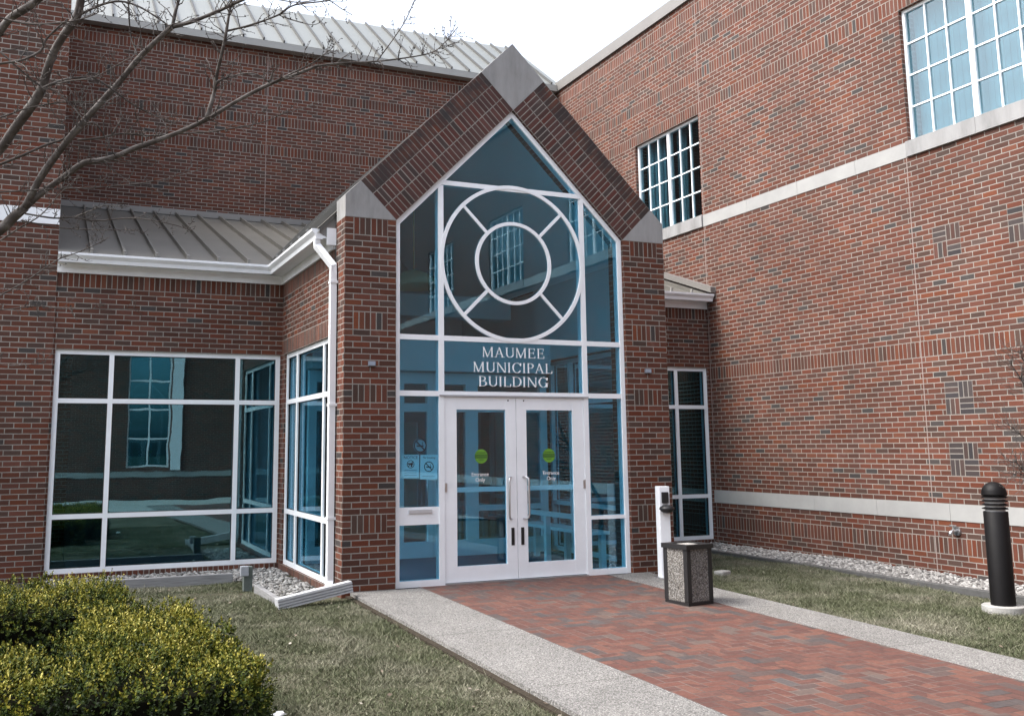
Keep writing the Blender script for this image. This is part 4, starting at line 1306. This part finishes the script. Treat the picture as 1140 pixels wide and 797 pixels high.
for nm, pl in (("gravel_bed", [(XL, 2.0, -.085), (-1.3, 2.0, -.085), (-1.3, -.2, -.095), (-.60, -.05, -.09), (-.60, YL, -.085), (XL, YL, -.085)]), ("gravel_bed", None)):
    mb = MB()
    if pl is None:
        gy = [3.14, 1.5, 0, -3, -8.5]; gzz = [-.075, -.075, -.045, -.097, -.197]
        for a, b, za, zb in zip(gy[:-1], gy[1:], gzz[:-1], gzz[1:]):
            mb.face([(5.75, b, zb), (6.68, b, zb), (6.68, a, za), (5.75, a, za)])
            mb.face([(5.75, b, zb), (5.75, a, za), (5.75, a, za - .1), (5.75, b, zb - .1)])
        tag(mb.build(nm, M_GBASE), kind='structure'); continue
    mb.face(pl)
    mb.face([(x, y, z - .1) for x, y, z in reversed(pl)])
    for i in range(len(pl)):
        a, b = pl[i], pl[(i + 1) % len(pl)]
        mb.face([(a[0], a[1], a[2] - .1), (b[0], b[1], b[2] - .1), b, a])
    tag(mb.build(nm, M_GBASE), "", None, None, 'structure')
gravel("gravel_stones", 7500, reg_left, zl, .021, "pale gravel stones at the foot of the wing window")
gravel("gravel_stones", 8000, lambda n: np.stack([RNG.uniform(5.76, 6.66, n), RNG.uniform(-6.5, 3.1, n)], 1), lambda x, y: np.interp(y, [-8.5, -3, 0, 1.5, 3.14], [-.197, -.097, -.045, -.075, -.075]) + .008, .022, "pale gravel stones along the foot of the side wall")

# ================================================================== grass and fallen leaves
def lawn_z(y): return np.where(y < 0, .018 * y, 0) - .055 - np.where(y > 0, .03 * np.clip(y, 0, 1), 0)
def grass(name, n, x0, x1, y0, y1, label, keep=None):
    x, y = RNG.uniform(x0, x1, n), RNG.uniform(y0, y1, n)
    if keep is not None:
        k_ = keep(x, y); x, y = x[k_], y[k_]
    n = len(x)
    z = lawn_z(y)
    cl_ = np.sin(x * 3.1 + 1.5 * np.sin(y * 2.3)) * np.sin(y * 3.7 + 1.7 * np.sin(x * 2.9)) + .6 * np.sin(x * 11 + y * 5) * np.sin(y * 13 - x * 4)
    hgt = RNG.uniform(.010, .034, n) * (1 + .5 * np.clip(cl_, -1, 1)) * (1 + .9 * (RNG.random(n) < .03))
    th = RNG.uniform(0, 6.28, n); ln = RNG.uniform(.2, 2.0, n) * hgt
    ph = RNG.uniform(0, 6.28, n); w = RNG.uniform(.0022, .0042, n)
    b0 = np.stack([x + np.cos(ph) * w, y + np.sin(ph) * w, z], 1); b1 = np.stack([x - np.cos(ph) * w, y - np.sin(ph) * w, z], 1)
    tp = np.stack([x + np.cos(th) * ln, y + np.sin(th) * ln, z + hgt], 1)
    T = np.stack([b0, b1, tp], 1).reshape(-1, 3)
    uv = np.repeat(np.stack([np.clip(RNG.beta(2, 2.4, n), 0, 1), np.zeros(n)], 1), 3, 0)
    return tag(quick_mesh(name, T, 3, uv, M_BLADE), label, kind='stuff')
grass("grass", 230000, -3.6, -.50, -6.2, 1.93, "short winter grass between the hedge and the entrance walk", lambda x, y: ~((x > -1.30) & (y > -.15)) & ~((x > -.56) & (y < -.02)))
grass("grass", 230000, 3.25, 5.67, -6.6, 3.1, "short winter grass between the path and the side wall", lambda x, y: (RNG.random(len(x)) < np.clip(1.0 - .05 * (y + 6), .4, 1)))
def leaves(name, n, x0, x1, y0, y1, label):
    x, y = RNG.uniform(x0, x1, n), RNG.uniform(y0, y1, n)
    k_ = ~((x > -.52) & (x < 3.27)); x, y = x[k_], y[k_]; n = len(x)
    z = lawn_z(y) + RNG.uniform(.015, .04, n)
    s_ = RNG.uniform(.008, .022, n); th = RNG.uniform(0, 6.28, n)
    a = np.stack([np.cos(th) * s_, np.sin(th) * s_, RNG.uniform(-.4, .6, n) * s_], 1); b = np.stack([-np.sin(th) * s_ * .55, np.cos(th) * s_ * .55, RNG.uniform(-.3, .5, n) * s_], 1)
    p = np.stack([x, y, z], 1)
    T = np.stack([p - a, p + b, p + a, p - b], 1).reshape(-1, 3)
    uv = np.repeat(np.stack([RNG.random(n), np.zeros(n)], 1), 4, 0)
    return tag(quick_mesh(name, T, 4, uv, M_DRYLEAF), label, kind='stuff')
leaves("fallen_leaves", 150, -2.4, -.5, -5.4, 1.6, "dry brown leaf scraps scattered in the grass by the hedge")
leaves("fallen_leaves", 110, 3.25, 5.7, -6, 2.8, "dry pale leaf scraps scattered in the grass by the side wall")

# ================================================================== hedges
def hedge(label, boxes, dens=1000):
    """boxes: (x0,x1,y0,y1,z0,z1) rounded blocks of clipped boxwood"""
    e = thing("boxwood_hedge", (boxes[0][0], boxes[0][2], -.1), label, "hedge", "clipped boxwood hedges")
    off = np.array(e.location)
    Q, N_, H = [], [], []
    core = MB()
    for (x0, x1, y0, y1, z0, z1) in boxes:
        cx, cy, cz = (x0 + x1) / 2, (y0 + y1) / 2, (z0 + z1) / 2
        ax, ay, az = (x1 - x0) / 2, (y1 - y0) / 2, (z1 - z0) / 2
        area = 4 * ax * ay + 4 * (ax + ay) * az * 1.6
        n = int(area * dens)
        r = .15
        wts = np.array([4 * ax * ay, 4 * ax * az, 4 * ax * az, 4 * ay * az, 4 * ay * az]); fi = RNG.choice(5, n, p=wts / wts.sum())
        u, v = RNG.uniform(-1, 1, n), RNG.uniform(-1, 1, n)
        p = np.zeros((n, 3))
        for q in range(5):
            k_ = fi == q
            if q == 0: p[k_] = np.stack([u[k_] * ax, v[k_] * ay, np.full(k_.sum(), az)], 1)
            if q in (1, 2): p[k_] = np.stack([u[k_] * ax, np.full(k_.sum(), ay * (1 if q == 1 else -1)), v[k_] * az], 1)
            if q in (3, 4): p[k_] = np.stack([np.full(k_.sum(), ax * (1 if q == 3 else -1)), u[k_] * ay, v[k_] * az], 1)
        inner_ = np.clip(p, [-ax + r, -ay + r, -az], [ax - r, ay - r, az - r])
        dv = p - inner_; ln = np.linalg.norm(dv, axis=1, keepdims=True) + 1e-9
        nv = dv / ln
        p = inner_ + nv * r
        bmp = .05 * np.sin(p[:, 0] * 9 + p[:, 1] * 4) * np.sin(p[:, 1] * 11 + 1.3) + .04 * np.sin(p[:, 0] * 17 + p[:, 2] * 17) * np.sin(p[:, 1] * 19 + p[:, 2] * 13)
        dep = RNG.exponential(.036, n)
        gapn = np.sin(p[:, 0] * 13 + 3 * np.sin(p[:, 1] * 7)) * np.sin(p[:, 1] * 15 + 2 * np.sin(p[:, 2] * 9 + p[:, 0] * 6))
        dep = dep + np.clip(gapn - .45, 0, 1) * .22
        p = p + nv * (bmp - dep + RNG.normal(0, .010, n) + .012)[:, None]
        w = p + np.array([cx, cy, cz])
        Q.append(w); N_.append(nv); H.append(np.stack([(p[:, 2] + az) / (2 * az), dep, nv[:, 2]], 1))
        core.hexa([(x0 + .15, y0 + .15, z0 + .02), (x1 - .15, y0 + .15, z0 + .02), (x1 - .15, y1 - .15, z0 + .02), (x0 + .15, y1 - .15, z0 + .02),
                   (x0 + .22, y0 + .22, z1 - .15), (x1 - .22, y0 + .22, z1 - .15), (x1 - .22, y1 - .22, z1 - .15), (x0 + .22, y1 - .22, z1 - .15)])
    Q, N_, H = np.concatenate(Q), np.concatenate(N_), np.concatenate(H)
    n = len(Q); K = 12
    # every shoot carries pairs of small leaves along its axis
    d = N_ * .75 + RNG.normal(0, .42, (n, 3)) + np.array([0, 0, .55]); d /= np.linalg.norm(d, axis=1, keepdims=True)
    SL = RNG.uniform(.04, .105, n) * (1 + .5 * (RNG.random(n) < .06))
    a = np.cross(d, RNG.normal(0, 1, (n, 3))); a /= np.linalg.norm(a, axis=1, keepdims=True); b = np.cross(d, a)
    PT = .16 * np.sin(Q[:, 0] * 5.1 + 2 * np.sin(Q[:, 1] * 3.7)) * np.sin(Q[:, 1] * 6.3 + 1.1 * np.sin(Q[:, 0] * 4.4)) + RNG.normal(0, .10, n)
    TT, UU = [], []
    for q in range(K):
        f = (q // 2 + .5) / (K / 2)
        th = RNG.uniform(-.5, .5, n) + (q // 2) * 1.57 + (q % 2) * math.pi
        o_ = a * np.cos(th)[:, None] + b * np.sin(th)[:, None]
        ax_ = o_ * (.9 - .5 * f) + d * (.45 + .4 * f) + RNG.normal(0, .15, (n, 3)); ax_ /= np.linalg.norm(ax_, axis=1, keepdims=True)
        s_ = np.cross(ax_, d + RNG.normal(0, .25, (n, 3))); s_ /= np.linalg.norm(s_, axis=1, keepdims=True) + 1e-9
        L_ = RNG.uniform(.017, .029, n)[:, None] * (1.05 - .35 * f); Wl = L_ * RNG.uniform(.24, .34, n)[:, None]
        B_ = Q + d * (SL * (f - .75))[:, None]
        TT.append(np.stack([B_, B_ + ax_ * L_ * .5 + s_ * Wl, B_ + ax_ * L_, B_ + ax_ * L_ * .5 - s_ * Wl], 1) - off)
        # winter bronzing yellows exposed top tips; shade is painted into low and deep leaves
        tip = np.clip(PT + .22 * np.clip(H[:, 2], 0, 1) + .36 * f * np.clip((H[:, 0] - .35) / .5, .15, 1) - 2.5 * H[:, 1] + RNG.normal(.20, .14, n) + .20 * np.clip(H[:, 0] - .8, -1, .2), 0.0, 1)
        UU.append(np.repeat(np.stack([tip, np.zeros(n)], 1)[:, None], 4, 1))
    T = np.concatenate(TT).reshape(-1, 3); uv = np.concatenate(UU).reshape(-1, 2)
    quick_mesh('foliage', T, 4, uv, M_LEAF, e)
    core.v = [(x - off[0], y - off[1], z - off[2]) for x, y, z in core.v]
    core.build('light_block_core', M_LEAFCORE, e)  # solid dark block added inside the foliage to stop light passing through
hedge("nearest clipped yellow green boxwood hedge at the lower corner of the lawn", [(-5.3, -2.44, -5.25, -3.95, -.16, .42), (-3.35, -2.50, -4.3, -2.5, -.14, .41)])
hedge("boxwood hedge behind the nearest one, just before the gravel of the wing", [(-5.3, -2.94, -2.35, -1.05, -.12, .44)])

# ================================================================== bare tree
def ray(u, v, D):
    """point at photo pixel (u,v), D metres in front of the viewpoint: used once to lay out the branches in space"""
    dirv = -RZ + RX * ((u - 518.604) / 1084.26) - RY * ((v - 338.50) / 1084.26)
    return CAM + dirv * D
TREE = thing("bare_tree", ray(-260, 640, 5.2).to_tuple()[:2] + (-.12,), "bare grey barked tree whose leafless limbs reach in front of the rear wall", "tree")
tb = Vector(TREE.location)
def smooth_path(pts, sub=4):
    out = []
    n = len(pts)
    for i in range(n - 1):
        p0, p1, p2, p3 = pts[max(i - 1, 0)], pts[i], pts[i + 1], pts[min(i + 2, n - 1)]
        for k_ in range(sub):
            t = k_ / sub
            out.append(tuple(.5 * (2 * b + (c_ - a) * t + (2 * a - 5 * b + 4 * c_ - d_) * t * t + (-a + 3 * b - 3 * c_ + d_) * t ** 3) for a, b, c_, d_ in zip(p0, p1, p2, p3)))
    out.append(tuple(pts[-1]))
    return out
def branch(pts, r0, r1, D0, D1=None, twigs=0, tw=(.08, .25), parent=TREE, name='branch'):
    """pts photo pixels, r radii in photo pixels, D distance along the branch"""
    D1 = D0 if D1 is None else D1
    P3, RR = [], []
    sp = smooth_path([(float(a), float(b)) for a, b in pts], 5)
    cum = [0]
    for a, b in zip(sp[:-1], sp[1:]): cum.append(cum[-1] + math.hypot(b[0] - a[0], b[1] - a[1]))
    ph = random.uniform(0, 6)
    for (u, v), s_ in zip(sp, cum):
        f = s_ / cum[-1]
        D = D0 + (D1 - D0) * f + .02 * math.sin(ph + 9 * f)
        P3.append(ray(u, v, D) - tb)
        RR.append(max(.80 * (r0 + (r1 - r0) * f) * D / 1084 * (1 + .06 * math.sin(ph + 31 * f)), .0008))
    m_ = MB(); m_.tube(P3, RR, 8 if r0 > 1.5 else 5)
    for q in range(int(twigs * 3.2)):
        i = random.randint(int(len(P3) * .15), len(P3) - 2)
        t = (P3[i + 1] - P3[i]).normalized()
        side = t.orthogonal().normalized(); side.rotate(Matrix.Rotation(random.uniform(0, 6.28), 3, t))
        d = (t * .55 + side * random.uniform(.6, 1.1) + Vector((0, 0, .25))).normalized()
        L = random.uniform(*tw); p = P3[i].copy(); r = min(RR[i] * .5, .0032)
        path, rs = [p.copy()], [r]
        ns = 4
        for w in range(ns):
            d = (d + Vector((random.gauss(0, .22), random.gauss(0, .22), random.gauss(.05, .18)))).normalized()
            p = p + d * L / ns
            path.append(p.copy()); rs.append(max(r * (1 - .7 * (w + 1) / ns), .0009))
            bd = p + Vector((random.gauss(0, .006), random.gauss(0, .006), random.gauss(.002, .006)))
            m_.tube([p, (p + bd) / 2, bd], [.0013, .0028, .0008], 4)
            if w in (1, 2) and random.random() < .55:
                d2 = (d + Vector((random.gauss(0, .7), random.gauss(0, .7), random.gauss(.1, .6)))).normalized()
                m_.tube([p, p + d2 * L * .18, p + d2 * L * .34 + Vector((0, 0, .008))], [.0016, .0013, .0009], 4)
        m_.tube(path, rs, 5)
    return m_.build(name, M_BARK, parent, smooth=True)
tr = MB()
tr.tube([Vector((0, 0, -.1)), Vector((0, 0, .25)), ray(-262, 500, 5.2) - tb, ray(-258, 380, 5.2) - tb, ray(-240, 200, 5.2) - tb, ray(-225, 20, 5.2) - tb, ray(-215, -160, 5.2) - tb], [.17, .12, .105, .095, .075, .055, .03], 14)
tr.build('trunk', M_BARK, TREE, smooth=True)
branch([(-255, 370), (-160, 345), (-60, 300), (0, 256), (14, 243), (28, 231)], 11, 6.5, 5.2, 5.0, 6)
branch([(28, 231), (47, 195), (75, 157), (100, 128), (130, 95), (155, 65), (175, 45), (192, 30)], 5.2, 3.6, 5.0, 4.9, 10)
branch([(192, 30), (195, 15), (199, 0), (205, -30), (220, -90)], 2.4, 1.2, 4.9, 4.8, 2)
branch([(192, 30), (215, 24), (240, 14), (262, 4), (290, -10), (330, -40)], 3, 1.2, 4.9, 4.9, 6)
branch([(28, 231), (45, 216), (70, 198), (93, 182), (110, 179), (130, 174), (150, 165), (165, 160), (200, 147), (232, 132), (265, 112), (300, 94), (325, 85), (352, 74)], 4.6, 2.0, 5.0, 5.1, 12)
branch([(352, 74), (375, 71), (415, 69), (450, 65), (480, 59), (495, 48), (510, 30)], 1.8, .5, 5.1, 5.1, 16, (.04, .14))
branch([(300, 94), (320, 84), (345, 72), (362, 60), (372, 52)], 1.5, .5, 5.08, 5.0, 8, (.04, .12))
branch([(420, 68), (437, 45), (452, 22), (465, -8)], .9, .6, 5.1, 5.2, 3, (.03, .1))
branch([(230, 132), (238, 105), (241, 85), (248, 55), (252, 35), (256, 10), (260, -12)], 3.0, 1.6, 5.05, 4.95, 8)
branch([(252, 35), (280, 28), (310, 17), (328, 6), (365, 1), (392, -8)], 1.6, .8, 5.0, 5.05, 9, (.05, .16))
branch([(310, 17), (326, 23), (348, 28), (358, 24)], .8, .4, 5.02, 5.0, 2, (.03, .06))
branch([(290, -4), (330, 3), (362, 0), (380, 10), (392, 17)], 1.0, .5, 5.2, 5.2, 2, (.03, .07))
branch([(240, 92), (258, 85), (282, 82), (300, 92)], 1.3, .9, 5.03, 5.08, 4, (.04, .1))
branch([(-245, 250), (-120, 210), (-30, 190), (0, 166), (15, 145), (35, 118), (47, 98), (52, 80), (60, 58), (72, 38), (85, 20), (90, 0), (96, -40), (110, -110)], 9, 4.2, 5.2, 4.7, 8)
branch([(-235, 150), (-100, 90), (-20, 55), (10, 22), (25, 12), (45, -3), (70, -40)], 8, 4.5, 5.2, 4.6, 5)
branch([(-20, 12), (0, 20), (35, 27), (80, 24), (106, 16), (110, 12)], 1.6, .8, 4.6, 4.6, 5, (.04, .12))
branch([(-40, 76), (0, 71), (25, 67), (45, 57), (51, 45), (60, 35), (75, 22)], 2.2, 1.3, 4.7, 4.7, 4)
branch([(92, 15), (115, 5), (135, 2), (155, 8), (175, 20), (188, 29)], 1.8, 1.0, 4.7, 4.9, 8, (.05, .16))
branch([(-60, 10), (0, 58), (25, 80), (45, 96), (62, 102), (80, 118), (97, 138)], 1.5, .9, 4.7, 4.8, 8, (.04, .14))
branch([(-70, 150), (0, 131), (30, 121), (70, 114), (110, 114), (132, 116)], 1.6, .7, 4.8, 4.9, 8, (.05, .16))
branch([(-60, 205), (0, 183), (25, 173), (50, 162), (76, 152), (100, 128)], 2.4, 1.4, 4.9, 5.0, 5)
branch([(86, 156), (110, 154), (135, 149), (165, 151), (200, 149), (240, 146), (290, 137), (318, 126), (355, 116)], 1.7, .5, 5.0, 5.2, 13, (.05, .17))
branch([(48, 98), (75, 88), (105, 88), (125, 100), (150, 118), (175, 130), (196, 138)], 1.8, .7, 4.8, 5.0, 10, (.04, .15))
branch([(57, 95), (80, 90), (105, 86), (135, 70), (150, 62)], 1.1, .5, 4.8, 4.7, 5, (.04, .12))
branch([(0, 268), (20, 255), (45, 240), (63, 220), (80, 203)], 1.2, .5, 4.9, 4.8, 5, (.04, .12))
branch([(-60, 218), (0, 214), (35, 212), (70, 210), (105, 209), (140, 206), (165, 203), (190, 198), (235, 186)], 1.4, .5, 4.9, 5.0, 12, (.04, .14))
branch([(28, 238), (60, 243), (83, 242), (105, 246), (150, 243), (192, 250), (215, 258)], 1.4, .5, 5.0, 5.1, 9, (.04, .13))
branch([(83, 242), (100, 235), (118, 229), (140, 231)], 1.0, .5, 5.05, 5.0, 4, (.03, .1))
branch([(25, 246), (70, 254), (110, 256), (155, 256)], 1.1, .4, 5.0, 5.1, 6, (.03, .12))
branch([(-90, 350), (0, 345), (40, 341), (70, 344), (110, 344), (155, 344)], 1.2, .4, 5.0, 5.1, 8, (.03, .1))
branch([(-80, 370), (0, 329), (32, 311), (63, 290), (95, 278), (122, 264)], 1.4, .5, 4.8, 4.9, 7, (.04, .13))
branch([(141, -15), (143, 5), (144, 25), (146, 42), (153, 62)], 1.4, .9, 4.9, 4.9, 3, (.04, .12))
branch([(97, 138), (105, 137), (113, 146), (120, 158), (127, 172), (136, 178)], 1.2, .7, 4.85, 4.95, 2, (.03, .08))
branch([(-60, 410), (-10, 405), (15, 407), (45, 404), (52, 400)], .8, .3, 4.9, 4.9, 4, (.03, .08))

# bare shrub whose twig tips enter at the right edge
SHR = thing("bare_shrub", ray(1330, 690, 8.4).to_tuple()[:2] + (-.15,), "dark bare shrub twigs at the edge before the side wall", "shrub")
tb2 = Vector(SHR.location)
tb = tb2
sh = MB(); sh.tube([Vector((0, 0, 0)), Vector((.02, 0, .7)), ray(1240, 470, 8.4) - tb2, ray(1200, 330, 8.4) - tb2], [.05, .04, .025, .01], 8)
sh.build('trunk', M_BARK, SHR, smooth=True)
for pts in ([(1262, 560), (1200, 560), (1160, 545), (1128, 510)], [(1250, 500), (1190, 480), (1150, 440), (1122, 400)], [(1255, 530), (1190, 520), (1150, 495), (1120, 470)], [(1245, 480), (1190, 450), (1150, 420), (1135, 390)], [(1258, 545), (1200, 535), (1150, 530), (1125, 527)]):
    branch(pts, 2.0, .6, 8.4, 8.4 + random.uniform(-.3, .3), 26, (.10, .34), SHR)

# ================================================================== building across the court (seen in the glass)
OPP = thing("courthouse_wing", (0, -21, 0), "brick wing with tall white framed window mirrored in the wide wing window", "building")
def loc(o_): return o_
oo, od = (16.0, 0.0), (-1, 0)
L = 44.0
ow = [(15.4, 16.9, .9, 5.2), (25.5, 27.3, .9, 5.2), (8.5, 10.3, .9, 5.2)]
brick_wall('facade', oo, od, L, -.4, 8.0, .4, OPP, openings=ow, bands=[(0, L, 5.6, 5.803, 'sold')], zoff=ZB)
for a, b, z0, z1 in ow:
    storefront(OPP, oo, od, [a, (a + b) / 2, b], [z0, z0 + 1.05, z0 + 2.1, z0 + 3.15, z1], mat=M_GLASSD, setb=.1)
    m_ = MB(); m_.lbox(oo, od, a - .42, a - .05, -.12, .05, .8, 5.6); m_.build('pilaster', M_WHITE2, OPP)
m_ = MB(); m_.lbox(oo, od, 0, L, -.25, .3, 8.0, 8.3); m_.build('roof_coping', M_TRIM, OPP)
stone_run('stone_band', oo, od, 0, L, .55, .75, .02, OPP, 2.0)
